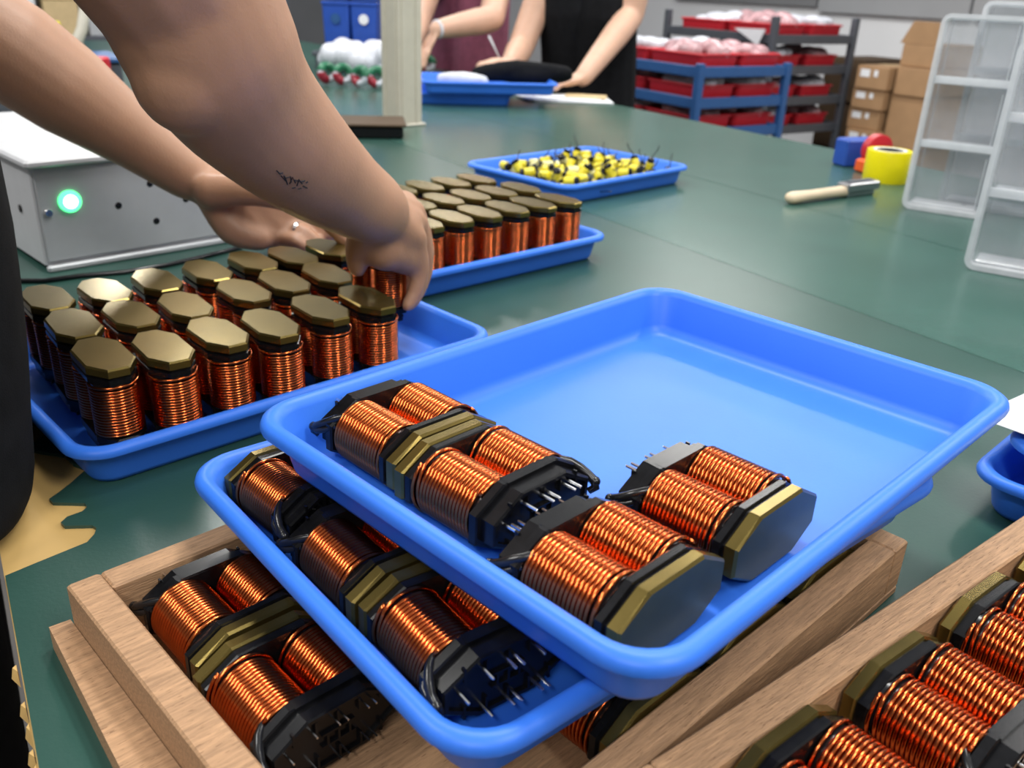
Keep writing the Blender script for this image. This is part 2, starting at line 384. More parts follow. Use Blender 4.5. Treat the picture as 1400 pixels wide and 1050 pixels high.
def inductor(M, label, group, pins=True, leads=(0, 1), long_pins=False):
    e = empty('inductor', M); tag(e, label, 'inductor', group)
    put('gold_cap', me_cap, e); put('collar', me_collar, e); put('flange', me_flange, e); put('bobbin', me_core, e)
    for s in (-1, 1): put('coil', me_coil, e, Matrix.Translation((s * COIL_X, 0, 0)) @ Matrix.Rotation(0.9 * s, 4, 'Z'))
    h = put('pin_housing', me_house, e)
    if pins:
        for (x, y) in PINS: put('pin', me_pinl if long_pins else me_pin, h, Matrix.Translation((x, y, 0)))
        for k in leads: put('lead', me_lead[k], e)
    return e
def lying(Mt, e_, m_, z, gold, label, group, yaw=0.0, pitch=0.0, **k):
    """lying inductor inside a tray/frame: (e_, m_) in the container's plane, gold = direction of the gold end along local y (+1/-1)"""
    axis = Vector((0, gold, 0)); up = Vector((0, 0, 1))          # local Z of the inductor = axis, local Y = up
    X = up.cross(axis)                                          # X x Y = Z  ->  X = Y x Z
    R = Matrix(((X.x, up.x, axis.x), (X.y, up.y, axis.y), (X.z, up.z, axis.z))).to_4x4()
    M = Mt @ Matrix.Translation((e_, m_, z)) @ Matrix.Rotation(rad(yaw), 4, 'Z') @ Matrix.Rotation(rad(pitch), 4, 'X') @ R @ Matrix.Translation((0, 0, -IL / 2))
    k.setdefault('leads', (1,) if gold < 0 else (0,)); k.setdefault('long_pins', True)
    return inductor(M, label, group, **k)
G1 = 'upright inductors in the tray under the hands'
ORD = ['first', 'second', 'third', 'fourth', 'fifth', 'sixth', 'seventh', 'eighth', 'ninth', 'tenth', 'eleventh']
rows1 = [('front', [(140, 482), (222, 472), (297, 452), (369, 440), (437, 419), (501, 405)]),
         ('middle', [(100, 440), (178, 427), (253, 415), (333, 396), (388, 383), (447, 372)]),
         ('back', [(64, 405), (143, 395), (214, 381), (283, 368), (345, 355), (400, 348), (450, 337)])]
UZ = 0.0026 + 0.0052
UTOP = UZ + IL
for rn, pts in rows1:
    for i, (x, y) in enumerate(pts):
        p = at_z(x, y, UTOP); a = 134.5 + random.uniform(-3, 3) - 3
        M = rotz(rad(a), Vector((p.x, p.y, UZ)))
        inductor(M, f'upright copper coil with olive cap, {ORD[i]} from left in {rn} row under the hands', G1, pins=True, leads=())
held_M = rotz(rad(132), Vector((-0.140, 0.862, UZ + 0.026)))
inductor(held_M, 'upright copper coil gripped by the right hand at the tray end', G1, leads=(0,))

G2 = 'upright inductors in the tray beyond the hand'
for r, rn in enumerate(('front', 'middle', 'back')):
    for c in range(7):
        lx = 0.200 - 0.046 - 0.0475 * c + (0.006 if r == 1 else 0) - 0.010 * (r == 2); ly = -0.1475 + 0.066 + 0.083 * r
        p = T2 @ Vector((lx + random.uniform(-.001, .001), ly, UZ))
        M = rotz(rad(43 + 90 + random.uniform(-3, 3)), p)
        inductor(M, f'upright copper coil, {ORD[c]} from right in {rn} row of the tray beyond the hand', G2, leads=())

GC = 'inductors lying in the topmost tray'
zi = 0.0026 + CB + 0.0005
lying(TCm, -0.1185, 0.0870, zi, -1, 'lying twin coil in far left corner of the topmost tray', GC)
lying(TCm, -0.1205, 0.0130, zi, +1, 'lying twin coil showing its pins, second along left side of topmost tray', GC, yaw=1, leads=(1,))
lying(TCm, -0.1340, -0.0765, zi, -1, 'lying twin coil in near corner of topmost tray, gold end toward the rim', GC)
lying(TCm, -0.0500, -0.0765, zi, -1, 'lying twin coil nearest the middle of the topmost tray', GC)
GB = 'inductors lying in the lower tray'
lying(TBm, -0.1290, 0.0895, zi + 0.0015, +1, 'lying twin coil tilted in far left corner of the lower tray', GB, pitch=-2, yaw=3, long_pins=False)
lying(TBm, -0.1300, 0.0120, zi, -1, 'lying twin coil in the middle of the lower tray, partly under top tray', GB, long_pins=False)
lying(TBm, -0.1300, -0.0630, zi, +1, 'lying twin coil at near end of lower tray, pin face turned to viewer', GB, yaw=-3)

# ------------------------------------------------------------------ wooden frames
def wood_frame(M, L, W, z_base, z_top, rail, ledge, label):
    e = empty('wooden_frame', M); tag(e, label, 'wooden frame', 'plywood carrier frames')
    MB().cbox((L / 2, -W / 2, z_base / 2), (L, W, z_base), 0.0010).build('base_board', 'wood', e)
    h = z_top - z_base; zc = z_base + h / 2
    if ledge: prism([(-0.0004, 0.003), (-0.0115, 0.004), (-0.034, -W), (-0.0004, -W)], 0.0, 0.0150, 'ledge_board', 'wood', e)
    MB().cbox((rail / 2, -W / 2, zc), (rail, W, h), 0.0012).build('rail', 'wood', e)
    MB().cbox((L - rail / 2, -W / 2, zc), (rail, W, h), 0.0012).build('rail', 'wood', e)
    MB().cbox((L / 2, -rail / 2, zc), (L - 2 * rail - 0.0006, rail, h), 0.0012).build('rail', 'wood', e)
    MB().cbox((L / 2, -W + rail / 2, zc), (L - 2 * rail - 0.0006, rail, h), 0.0012).build('rail', 'wood', e)
    return e
FA = rotz(rad(44.6), Vector((-0.238, 0.392, 0)))
wood_frame(FA, 0.404, 0.288, 0.0060, 0.040, 0.018, True, 'plywood frame with coils underneath the two stacked blue trays')
FD = rotz(rad(38.5), Vector((0.049, 0.2635, 0)))
wood_frame(FD, 0.402, 0.33, 0.0200, 0.0535, 0.0190, False, 'plywood frame with coils at the lower right corner')
GA = 'inductors in the frame under the trays'
za = 0.006 + CB + 0.0005
lying(FA, 0.064, -0.0615, za, -1, 'lying twin coil in left corner of the frame under the trays', GA)
lying(FA, 0.060, -0.1370, za, +1, 'lying twin coil in left frame beside the near rail, pins toward viewer', GA, long_pins=False)
lying(FA, 0.404 - 0.045 - 0.018, -0.288 + 0.018 + 0.037, za, -1, 'lying twin coil at the far right end of the frame under the trays', GA)
lying(FA, 0.404 - 0.128 - 0.016, -0.288 + 0.018 + 0.037, za, -1, 'lying twin coil by the right rail under the trays, next to the end one', GA)
lying(FA, 0.404 - 0.211 - 0.014, -0.288 + 0.018 + 0.037, za, -1, 'lying twin coil by the right rail directly below the trays near corner', GA)
GD = 'inductors in the lower right frame'
zd = 0.020 + CB + 0.0005
for k, lab in enumerate(('twin coil in lower right frame, nearest the bottom edge of the picture', 'twin coil in lower right frame, second from the bottom edge', 'twin coil in lower right frame, third from the bottom edge', 'twin coil in lower right frame at the right edge of the picture')):
    lying(FD, 0.0790 + 0.0875 * k, -0.0205 - 0.036, zd, +1, lab, GD, yaw=(0.8, -0.6, 0.5, 0)[k])

# ------------------------------------------------------------------ trays and paper at the right edge
tr_rot = -45
lc = Vector((0.334, 0.574, 0)); e_ = Vector((math.cos(rad(tr_rot)), math.sin(rad(tr_rot)), 0)); m_ = Vector((-e_.y, e_.x, 0))
c0 = lc + e_ * 0.1475 + m_ * 0.20
tray(c0.x, c0.y, 0.0, tr_rot + 90, 0.40, 0.295, 'lower blue tray of the stack at the right edge', TG)
c1 = c0 + e_ * 0.006 + m_ * 0.004
tray(c1.x, c1.y, 0.026, tr_rot + 90, 0.385, 0.28, 'upper blue tray of the stack at the right edge, under white paper', TG)
mb = MB(); P0 = c1 + Vector((0, 0, 0.0645))
Mp = rotz(rad(tr_rot + 84), P0 - m_ * 0.042 - e_ * 0.018)
for k in range(3):
    loops = []
    nx = 10
    vs = []; fs = []
    for i in range(nx + 1):
        for j in range(nx + 1):
            x = -0.15 + 0.30 * i / nx; y = -0.125 + 0.25 * j / nx
            z = 0.0016 * k + 0.004 * math.sin(9 * x + k) * math.sin(8 * y + 2 * k) + 0.0045
            vs.append(Mp @ Matrix.Rotation(0.05 * (k - 1), 4, 'Z') @ Vector((x, y, z)))
    for i in range(nx):
        for j in range(nx): a = i * (nx + 1) + j; fs.append((a, a + 1, a + nx + 2, a + nx + 1))
    o = MB().add(vs, fs).build('paper_sheet', 'paper', None, True, None)
    sm = o.modifiers.new('thick', 'SOLIDIFY'); sm.thickness = 0.0006
    tag(o, ('bottom', 'middle', 'top')[k] + ' white paper sheet lying on the blue trays at the right edge', 'paper', 'papers on the right trays')

# ------------------------------------------------------------------ bodies: overlapping tapered limbs fused into one continuous surface
def limb(mb, pts, rs, n=14, flat=None):
    pts = [Vector(p) for p in pts]
    # smooth the chain a little by subdividing (Catmull-Rom)
    P, Q = [], []
    for i in range(len(pts) - 1):
        p0 = pts[max(i - 1, 0)]; p1 = pts[i]; p2 = pts[i + 1]; p3 = pts[min(i + 2, len(pts) - 1)]
        for k in range(5):
            t = k / 5; t2 = t * t; t3 = t2 * t
            P.append(0.5 * ((2 * p1) + (p2 - p0) * t + (2 * p0 - 5 * p1 + 4 * p2 - p3) * t2 + (3 * p1 - p0 - 3 * p2 + p3) * t3))
            Q.append(rs[i] * (1 - t) + rs[i + 1] * t)
    P.append(pts[-1]); Q.append(rs[-1])
    d0 = (P[0] - P[1]).normalized(); d1 = (P[-1] - P[-2]).normalized()
    A = [P[0] + d0 * Q[0] * f for f in (0.92, 0.6)]; B = [P[-1] + d1 * Q[-1] * f for f in (0.6, 0.92)]
    mb.tube(A + P + B, [Q[0] * 0.39, Q[0] * 0.8] + Q + [Q[-1] * 0.8, Q[-1] * 0.39], n)
def ellipsoid(mb, c, ax, n=16):
    """ax: three half-axis vectors"""
    M = Matrix(((ax[0].x, ax[1].x, ax[2].x, c.x), (ax[0].y, ax[1].y, ax[2].y, c.y), (ax[0].z, ax[1].z, ax[2].z, c.z), (0, 0, 0, 1)))
    mb.sphere((0, 0, 0), 1.0, n, M=M)
def fuse(mb, name, m, voxel, smooth=6, factor=0.5, parent=None):
    me = mb.mesh(name, m); o = bpy.data.objects.new(name, me); COL.objects.link(o)
    r = o.modifiers.new('fuse', 'REMESH'); r.mode = 'VOXEL'; r.voxel_size = voxel
    s = o.modifiers.new('soft', 'SMOOTH'); s.iterations = smooth; s.factor = factor
    dg = bpy.context.evaluated_depsgraph_get(); me2 = bpy.data.meshes.new_from_object(o.evaluated_get(dg))
    o.modifiers.clear(); o.data = me2; me2.name = name; me2.shade_smooth()
    if not me2.materials: me2.materials.append(MATS[m])
    if parent: o.parent = parent
    return o
def ring_loft(rings, name, m, parent, n=40, sub=True, capped=False):
    """rings: (center Vector, half-axis u, half-axis v, exponent)"""
    mb = MB(); loops = []
    for c, a, b, ex in rings:
        L = []
        for k in range(n):
            t = 2 * PI * k / n; co, si = math.cos(t), math.sin(t)
            L.append(c + a * (math.copysign(abs(co) ** ex, co)) + b * (math.copysign(abs(si) ** ex, si)))
        loops.append(L)
    mb.loft(loops, capped, capped)
    o = mb.build(name, m, parent, True, None)
    if sub: sb = o.modifiers.new('sub', 'SUBSURF'); sb.levels = sb.render_levels = 1
    return o
Zv = Vector((0, 0, 1))

# --- the worker at the left: body with both arms and hands in one mesh
b = MB()
sh_r, sh_l = RM(-0.035, 0.62, 0.56), RM(-0.035, 1.00, 0.56)
elb_r, wr_r = at_d(255, -10, 0.585), at_d(513, 286, 0.80)
# right arm
limb(b, [sh_r, sh_r.lerp(elb_r, 0.5) + Vector((0.02, -0.02, 0.0)), elb_r], [0.066, 0.062, 0.060])
limb(b, [elb_r, at_d(292, 70, 0.61), at_d(335, 138, 0.65), at_d(413, 216, 0.71), at_d(472, 262, 0.765), wr_r], [0.060, 0.0590, 0.0540, 0.0455, 0.0375, 0.0315], 24)
b.sphere(at_d(262, 104, 0.597), 0.040, 16)                         # point of the elbow
# right hand
kn = [at_d(556, 278, 0.895), at_d(566, 290, 0.88), at_d(570, 306, 0.862), at_d(568, 326, 0.842)]
pip = [at_d(572, 322, 0.925), at_d(581, 340, 0.905), at_d(581, 358, 0.885), at_d(575, 368, 0.86)]
dip = [at_d(566, 360, 0.925), at_d(574, 378, 0.91), at_d(573, 392, 0.888), at_d(568, 398, 0.865)]
tip = [at_d(556, 386, 0.92), at_d(562, 404, 0.905), at_d(562, 414, 0.885), at_d(558, 418, 0.865)]
fr = [0.0098, 0.0100, 0.0096, 0.0088]
for k in range(4):
    limb(b, [wr_r.lerp(kn[k], 0.12), wr_r.lerp(kn[k], 0.6), kn[k]], [0.021, 0.0165, 0.0125], 12)
    limb(b, [kn[k], pip[k], dip[k], tip[k]], [fr[k] + 0.0022, fr[k], fr[k] - 0.0008, fr[k] - 0.0016], 12)
limb(b, [at_d(506, 300, 0.805), at_d(494, 326, 0.82), at_d(488, 346, 0.835), at_d(489, 366, 0.845)], [0.019, 0.0145, 0.0115, 0.0095], 12)
b.sphere(at_d(537, 312, 0.838), 0.029, 14)
b.sphere(at_d(528, 338, 0.835), 0.023, 14)
limb(b, [at_d(520, 320, 0.83), at_d(545, 345, 0.845), at_d(562, 360, 0.862)], [0.024, 0.020, 0.013], 12)
# left arm
elb_l, wr_l = at_d(-62, 14, 0.86), at_d(262, 244, 1.0)
limb(b, [sh_l, sh_l.lerp(elb_l, 0.5) + Vector((-0.02, 0.0, 0.0)), elb_l], [0.062, 0.055, 0.048])
limb(b, [elb_l, elb_l.lerp(wr_l, 0.22), elb_l.lerp(wr_l, 0.45), elb_l.lerp(wr_l, 0.75), wr_l], [0.046, 0.052, 0.048, 0.034, 0.0265], 20)
# left hand, palm turned to the viewer
k2 = [at_d(392, 284, 1.045), at_d(396, 298, 1.05), at_d(392, 314, 1.05), at_d(380, 328, 1.045)]
p2 = [at_d(425, 300, 1.06), at_d(428, 316, 1.065), at_d(415, 318, 1.045), at_d(402, 330, 1.035)]
t2 = [at_d(455, 322, 1.06), at_d(452, 336, 1.07), at_d(436, 336, 1.055), at_d(420, 342, 1.04)]
for k in range(4):
    limb(b, [wr_l.lerp(k2[k], 0.1), wr_l.lerp(k2[k], 0.55), k2[k]], [0.021, 0.0185, 0.0125], 12)
    limb(b, [k2[k], p2[k], t2[k]], [0.0108, 0.0092, 0.0078], 12)
limb(b, [at_d(288, 262, 0.99), at_d(345, 262, 0.985), at_d(400, 278, 0.98), at_d(445, 302, 0.975), at_d(472, 330, 0.98)], [0.020, 0.0165, 0.0115, 0.0100, 0.0085], 12)
limb(b, [at_d(285, 268, 1.01), at_d(318, 312, 1.02), at_d(355, 326, 1.03)], [0.016, 0.0195, 0.015], 12)       # ball of the little finger
# torso, neck, head, legs (mostly outside the picture)
hipc = RM(-0.165, 0.80, 0.10)
limb(b, [RM(-0.15, 0.72, -0.02), RM(-0.12, 0.72, 0.25), RM(-0.085, 0.72, 0.50)], [0.085, 0.085, 0.085])
limb(b, [RM(-0.15, 0.90, -0.02), RM(-0.12, 0.90, 0.25), RM(-0.085, 0.90, 0.50)], [0.085, 0.085, 0.085])
limb(b, [RM(-0.05, 0.66, 0.55), RM(-0.03, 0.81, 0.585), RM(-0.05, 0.96, 0.55)], [0.06, 0.065, 0.06])
limb(b, [RM(-0.02, 0.81, 0.58), RM(0.03, 0.81, 0.68)], [0.055, 0.052])
ellipsoid(b, RM(0.07, 0.81, 0.775), (NA * 0.095, TA * 0.076, Zv * 0.115))
ellipsoid(b, RM(0.165, 0.81, 0.76), (NA * 0.020, TA * 0.013, Zv * 0.022))
for s in (-1, 1):
    ellipsoid(b, RM(0.065, 0.81 + s * 0.078, 0.77), (NA * 0.018, TA * 0.008, Zv * 0.03))
    tq = 0.63 if s < 0 else 0.88; limb(b, [RM(-0.15, tq + 0.03, 0.0), RM(-0.15, tq, -0.36), RM(-0.16, tq, -0.69)], [0.085, 0.06, 0.042])
    limb(b, [RM(-0.19, tq, -0.715), RM(-0.03, tq, -0.72)], [0.030, 0.024])
person = fuse(b, 'person', 'skin', 0.0034, 7, 0.5)
tag(person, 'worker at the left in a black shirt, both bare arms reaching into a tray', 'person')
# black shirt
def shirt_ring(z, front, half_n=0.115, half_t=0.205, tc=0.80, ex=0.8): return (RM(front - half_n, tc, z), NA * half_n, TA * half_t, ex)
ring_loft([shirt_ring(0.004, 0.004, 0.11, 0.19, 0.75, 0.5), shirt_ring(0.007, 0.014, 0.12, 0.20, 0.75, 0.5), shirt_ring(0.020, 0.020, 0.125, 0.20, 0.755, 0.5), shirt_ring(0.050, 0.022, 0.128, 0.20, 0.76, 0.5), shirt_ring(0.085, 0.030, 0.13, 0.20, 0.77, 0.6), shirt_ring(0.14, 0.036, 0.135, 0.20, 0.78, 0.7), shirt_ring(0.20, 0.041, 0.14), shirt_ring(0.32, 0.030, 0.14), shirt_ring(0.46, 0.030, 0.135, 0.215), shirt_ring(0.56, 0.032, 0.12, 0.215), shirt_ring(0.615, 0.050, 0.085, 0.15), shirt_ring(0.640, 0.045, 0.062, 0.075), shirt_ring(0.640, 0.042, 0.058, 0.070)], 'shirt', 'black_cloth', person)
for (s_, e2) in ((sh_r, elb_r), (sh_l, elb_l)):
    mbb = MB(); q = s_.lerp(e2, 0.62); mbb.tube([s_ + Vector((-0.02, 0, 0.005)), s_.lerp(e2, 0.3), q], [0.078, 0.078, 0.074], 24, False); mbb.build('shirt_sleeve', 'black_cloth', person, True, None)
for s in (-1, 1):
    tq = 0.63 if s < 0 else 0.88
    ring_loft([(RM(-0.135, tq, 0.03), NA * 0.110, TA * 0.125, 0.6), (RM(-0.135, tq, -0.05), NA * 0.112, TA * 0.13, 0.6), (RM(-0.137, tq, -0.36), NA * 0.105, TA * 0.11, 0.7), (RM(-0.15, tq, -0.70), NA * 0.085, TA * 0.08, 1)], 'trouser_leg', 'black_cloth', person)
    mb = MB(); ellipsoid(mb, RM(-0.10, 0.63 if s < 0 else 0.88, -0.716), (NA * 0.14, TA * 0.050, Zv * 0.033)); mb.build('shoe', 'black_rubber', person, True, None)
mb = MB(); ellipsoid(mb, RM(0.055, 0.81, 0.805), (NA * 0.108, TA * 0.088, Zv * 0.105)); mb.build('hair', 'hair', person, True, None)
for s in (-1, 1):
    mb = MB(); mb.sphere(RM(0.152, 0.81 + s * 0.03, 0.785), 0.010, 10); mb.build('eye', 'paper', person, True, None)
mb = MB(); limb(mb, [RM(0.148, 0.79, 0.722), RM(0.154, 0.81, 0.721), RM(0.148, 0.83, 0.722)], [0.004, 0.006, 0.004], 8); mb.build('mouth', 'skin_pale', person, True, None)
# finger ring
rc = k2[2].lerp(p2[2], 0.62); rd = (p2[2] - k2[2]).normalized(); ru = rd.orthogonal().normalized(); rw = rd.cross(ru)
mb = MB(); loops = []
for k in range(25):
    a = 2 * PI * k / 24; c = ru * math.cos(a) + rw * math.sin(a)
    loops.append([rc + c * (0.0110 + 0.0012 * math.cos(q)) + rd * 0.0030 * math.sin(q) for q in (0, PI / 2, PI, 3 * PI / 2)])
tag(mb.loft(loops, False, False).build('finger_ring', 'pin_metal', person, True, 40), 'silver ring on the left hand')
# small ink tattoo on the right forearm: strokes laid on the skin
strokes = [[(378, 233), (383, 238)], [(381, 237), (387, 236)], [(384, 240), (390, 247), (388, 240)], [(389, 241), (393, 252)], [(391, 243), (397, 241), (398, 249)], [(396, 251), (400, 242), (404, 250)], [(402, 246), (408, 247), (406, 254)], [(408, 245), (413, 251)], [(411, 248), (417, 247)], [(399, 257), (404, 256)], [(407, 258), (412, 257)], [(414, 254), (420, 257)], [(418, 250), (421, 248)]]
mb = MB()
for st in strokes:
    P = []
    for (x, y) in st:
        d = ray(x, y); ok, loc, nrm, idx = person.ray_cast(CAMP, d.normalized())
        if ok: P.append(loc + nrm * 0.0001)
    if len(P) > 1: mb.tube(P, 0.00055, 5)
if mb.v: tag(mb.build('tattoo', 'ink', person), 'small dark script tattoo')

# ------------------------------------------------------------------ white metal box with green lamp
wb_c = at_z(65, 372, 0.0)
wrot = 45.0
WBM = rotz(rad(wrot), wb_c)                       # local x along the front, local y away, origin at the near left foot
wb = empty('control_box', WBM); tag(wb, 'white and grey metal box with a glowing green lamp', 'control box')
BW, BD, BH = 0.36, 0.40, 0.130
MB().cbox((BW / 2, BD / 2, BH / 2 + 0.003), (BW, BD - 0.004, BH - 0.006), 0.002).build('body', 'white_metal', wb)
MB().cbox((BW / 2, 0.0, BH / 2 + 0.004), (BW - 0.006, 0.004, BH - 0.016), 0.001).build('front_panel', 'grey_metal', wb)
MB().cbox((BW / 2, BD / 2 - 0.004, BH + 0.003), (BW + 0.016, BD + 0.020, 0.010), 0.003).build('lid', 'white_metal', wb)
MB().cbox((BW / 2, -0.003, 0.004), (BW, 0.010, 0.008), 0.002).build('bottom_trim', 'grey_metal', wb)
def wb_pt(x, y):
    Wi = WBM.inverted(); o = Wi @ CAMP; d = Wi.to_3x3() @ ray(x, y); t = (-0.002 - o.y) / d.y; return o + d * t
def disc(name, m, p, r, th, parent, prof=None):
    M = Matrix.Translation(p) @ Matrix.Rotation(PI / 2, 4, 'X')
    return MB().lathe(prof or [(r, -0.001), (r, th * 0.7), (r * 0.85, th)], 24, M).build(name, m, parent, True, 40)
p = wb_pt(95, 275)
lampo = disc('green_lamp', 'green_lamp', p, 0.0135, 0.004, wb); disc('lamp_lens', 'white_lamp', p + Vector((0, -0.0035, 0)), 0.0085, 0.002, lampo)
disc('screw', 'pin_metal', wb_pt(66, 291), 0.005, 0.003, wb)
for (x, y) in ((205, 251), (162, 281), (214, 302), (254, 272)): disc('hole', 'black_rubber', wb_pt(x, y), 0.0042, 0.0008, wb)
M = Matrix.Translation((-0.0005, 0.06, 0.068)) @ Matrix.Rotation(-PI / 2, 4, 'Y')
MB().lathe([(0.005, -0.001), (0.005, 0.001)], 16, M).build('hole', 'black_rubber', wb)
# cable on the table behind the box tray
pts = [at_z(x, y, 0.003) for x, y in ((-40, 392), (20, 384), (60, 384), (110, 377), (170, 372), (230, 362), (290, 348), (330, 338))]
o = MB().tube(pts, 0.003, 8).build('cable', 'black_rubber', None, True, None); tag(o, 'thin dark cable on the mat in front of the metal box', 'cable')

# ------------------------------------------------------------------ yellow components in the far tray
mb = MB(); mb.lathe([(0.0060, -0.0130), (0.0082, -0.0115), (0.0082, 0.0065), (0.0072, 0.0075)], 12); me_y = mb.mesh('sleeve', 'yellow', True, 40)
me_y2 = me_y.copy(); me_y2.materials.clear(); me_y2.materials.append(MATS['pale_yellow'])
mb = MB(); mb.lathe([(0.0070, 0.0070), (0.0074, 0.0080), (0.0074, 0.0135), (0.0058, 0.0145)], 12); me_yb = mb.mesh('end_cap', 'black_plastic', True, 40)
mb = MB(); mb.tube([(0, 0, 0.014), (0.003, 0.001, 0.022), (0.010, 0.003, 0.030), (0.012, 0.004, 0.040)], 0.0011, 5); me_yl = mb.mesh('lead_wire', 'black_rubber', True, None)
rng = random.Random(11)
for k in range(112):
    lay = 0 if k < 70 else 1
    if lay == 0: i, j = k % 10, k // 10; lx, ly = -0.142 + 0.0315 * i, -0.098 + 0.0327 * j
    else: q = k - 70; i, j = q % 7, q // 7; lx, ly = -0.118 + 0.039 * i, -0.083 + 0.033 * j
    lx += rng.uniform(-.006, .006); ly += rng.uniform(-.006, .006)
    up_ = rng.random() < 0.25
    z = 0.013 + 0.017 * lay
    Mr = T3 @ Matrix.Translation((lx, ly, z + (0.004 if up_ else 0))) @ Matrix.Rotation(rng.uniform(0, 2 * PI), 4, 'Z') @ Matrix.Rotation(rad(rng.uniform(15, 40) if up_ else rng.uniform(78, 96)), 4, 'X')
    e = empty('yellow_component', Mr); tag(e, 'small yellow sleeved component with black end in the far blue tray', 'component', 'yellow components in the far tray')
    put('sleeve', me_y2 if rng.random() < 0.2 else me_y, e); put('end_cap', me_yb, e)
    if rng.random() < 0.6: put('lead_wire', me_yl, e)

# ------------------------------------------------------------------ tool, tape and clear organisers at the right
a_, b_ = at_z(1078, 272, 0.010), at_z(1192, 257, 0.010)
d_ = (b_ - a_).normalized(); w_ = Vector((-d_.y, d_.x, 0)); L_ = (b_ - a_).length
tl = empty('hand_tool', frame(d_, w_, Vector((a_.x, a_.y, 0)))); tag(tl, 'wooden handled scraping tool with a grey metal head', 'hand tool')
MB().loft([[Vector((x, r * 1.25 * math.cos(2 * PI * k / 14), 0.0115 + r * math.sin(2 * PI * k / 14))) for k in range(14)] for x, r in ((-0.002, 0.004), (0.002, 0.009), (0.012, 0.0110), (0.06, 0.0095), (L_ * 0.63, 0.0105), (L_ * 0.66, 0.009))]).build('handle', 'beech', tl, True, 60)
MB().cbox((L_ * 0.82, 0, 0.018), (L_ * 0.40, 0.030, 0.018), 0.003).cbox((L_ * 0.82, 0, 0.0045), (L_ * 0.34, 0.020, 0.009), 0.002).build('metal_head', 'steel', tl)
MB().cbox((L_ * 0.82, 0, 0.0280), (L_ * 0.30, 0.012, 0.003), 0.001).build('clamp_bar', 'dark_steel', tl)
tp = at_z(1217, 252, 0.0) + Vector((0.0, 0.035, 0))
e = empty('tape_roll', Matrix.Translation(tp)); tag(e, 'bright yellow roll of adhesive tape lying flat on the mat', 'tape')
MB().lathe([(0.033, 0.001), (0.044, 0.0), (0.045, 0.002), (0.045, 0.062), (0.044, 0.064), (0.033, 0.063)], 40).build('tape', 'tape_yellow', e, True, 40)
MB().lathe([(0.033, 0.0632), (0.0335, 0.0646), (0.028, 0.0646), (0.0275, 0.0632)], 40).build('core', 'paper', e, True, 40)
q = at_z(1185, 240, 0.0) + Vector((0.0, 0.03, 0))
e = empty('tape_dispenser', rotz(rad(20), q)); tag(e, 'orange and blue tape cutter standing behind the yellow tape', 'tape cutter')
MB().cbox((0.012, 0, 0.014), (0.034, 0.05, 0.028), 0.004).build('orange_foot', 'orange', e)
MB().lathe([(0.030, -0.012), (0.034, -0.010), (0.034, 0.010), (0.030, 0.012)], 28, Matrix.Translation((0.045, 0.02, 0.045)) @ Matrix.Rotation(PI / 2, 4, 'X')).build('red_wheel', 'red', e, True, 40)
MB().cbox((0.050, 0.085, 0.030), (0.10, 0.045, 0.060), 0.004).build('blue_body', 'blue_bin', e)
def organiser(o, rot, Wd, Dp, Ht, lean, label):
    M = rotz(rad(rot), o) @ Matrix.Rotation(rad(lean), 4, 'Y')
    e = empty('organiser_box', M); tag(e, label, 'organiser box', 'clear plastic organiser boxes')
    r = 0.012; t = 0.0025
    def ring(d, y): return [Vector((x + Wd / 2, y, z + Ht / 2)) for x, z in rrect(Wd / 2 - d, Ht / 2 - d, max(0.003, r - d))]
    # open-fronted shell: outer wall, back, inner wall
    MB().loft([ring(0, 0.004), ring(0, Dp - 0.004), ring(0.003, Dp), ring(0.004 + t, Dp - t), ring(t + 0.001, 0.006)], False, False).add([], []).build('shell', 'clear_plastic', e, True, 40)
    b_ = MB(); b_.loft([ring(0.004, Dp - 0.001), ring(0.004, Dp - 0.0032)]); b_.build('back_panel', 'clear_plastic', e)
    MB().loft([ring(-0.004, 0.0), ring(-0.004, 0.008), ring(0.0, 0.010), ring(0.003, 0.008), ring(0.006, 0.004), ring(0.003, 0.0), ring(-0.004, 0.0)], False, False).build('rim', 'clear_edge', e, True, 50)
    for k in (1, 2):
        MB().cbox((Wd / 2, Dp / 2 + 0.002, Ht * k / 3), (Wd - 2 * t - 0.002, Dp - 0.008, 0.0022), 0.0006).build('divider', 'clear_edge', e)
        MB().cbox((Wd / 2, 0.008, Ht * k / 3 + 0.006), (Wd - 2 * t - 0.002, 0.004, 0.012), 0.001).build('divider_lip', 'clear_edge', e)
    for k in range(3):
        MB().cbox((Wd / 2, Dp * 0.55, Ht * k / 3 + 0.0055), (Wd - 4 * t - 0.004, Dp * 0.7, 0.006), 0.0025).build('compartment_floor', 'clear_edge', e)  # brighter tint paints in the highlight at each compartment bottom
        MB().box((Wd - 0.012, Dp / 2, Ht * (k + 0.5) / 3), (0.0015, Dp - 0.012, Ht / 3 - 0.02)).build('rib', 'clear_edge', e)
    for k in range(7):
        MB().cbox((Wd + 0.001, Dp * 0.5, Ht * (k + 0.5) / 7), (0.004, Dp * 0.85, 0.004), 0.001).build('side_rib', 'clear_edge', e)
    return e
o1 = at_z(1234, 285, 0.0); o2 = at_z(1319, 368, 0.0)
organiser(Vector((o1.x, o1.y, 0.005)), -33, 0.128, 0.065, 0.322, 0, 'clear three compartment organiser standing beside the yellow tape')
organiser(Vector((o2.x, o2.y, 0.005)), -33, 0.15, 0.070, 0.30, 0, 'clear three compartment organiser cut by the right picture edge')
o3 = o1 + RM(0.092, -0.012); organiser(Vector((o3.x, o3.y, 0.005)), -33, 0.15, 0.06, 0.345, 0, 'clear organiser standing behind the one beside the yellow tape')

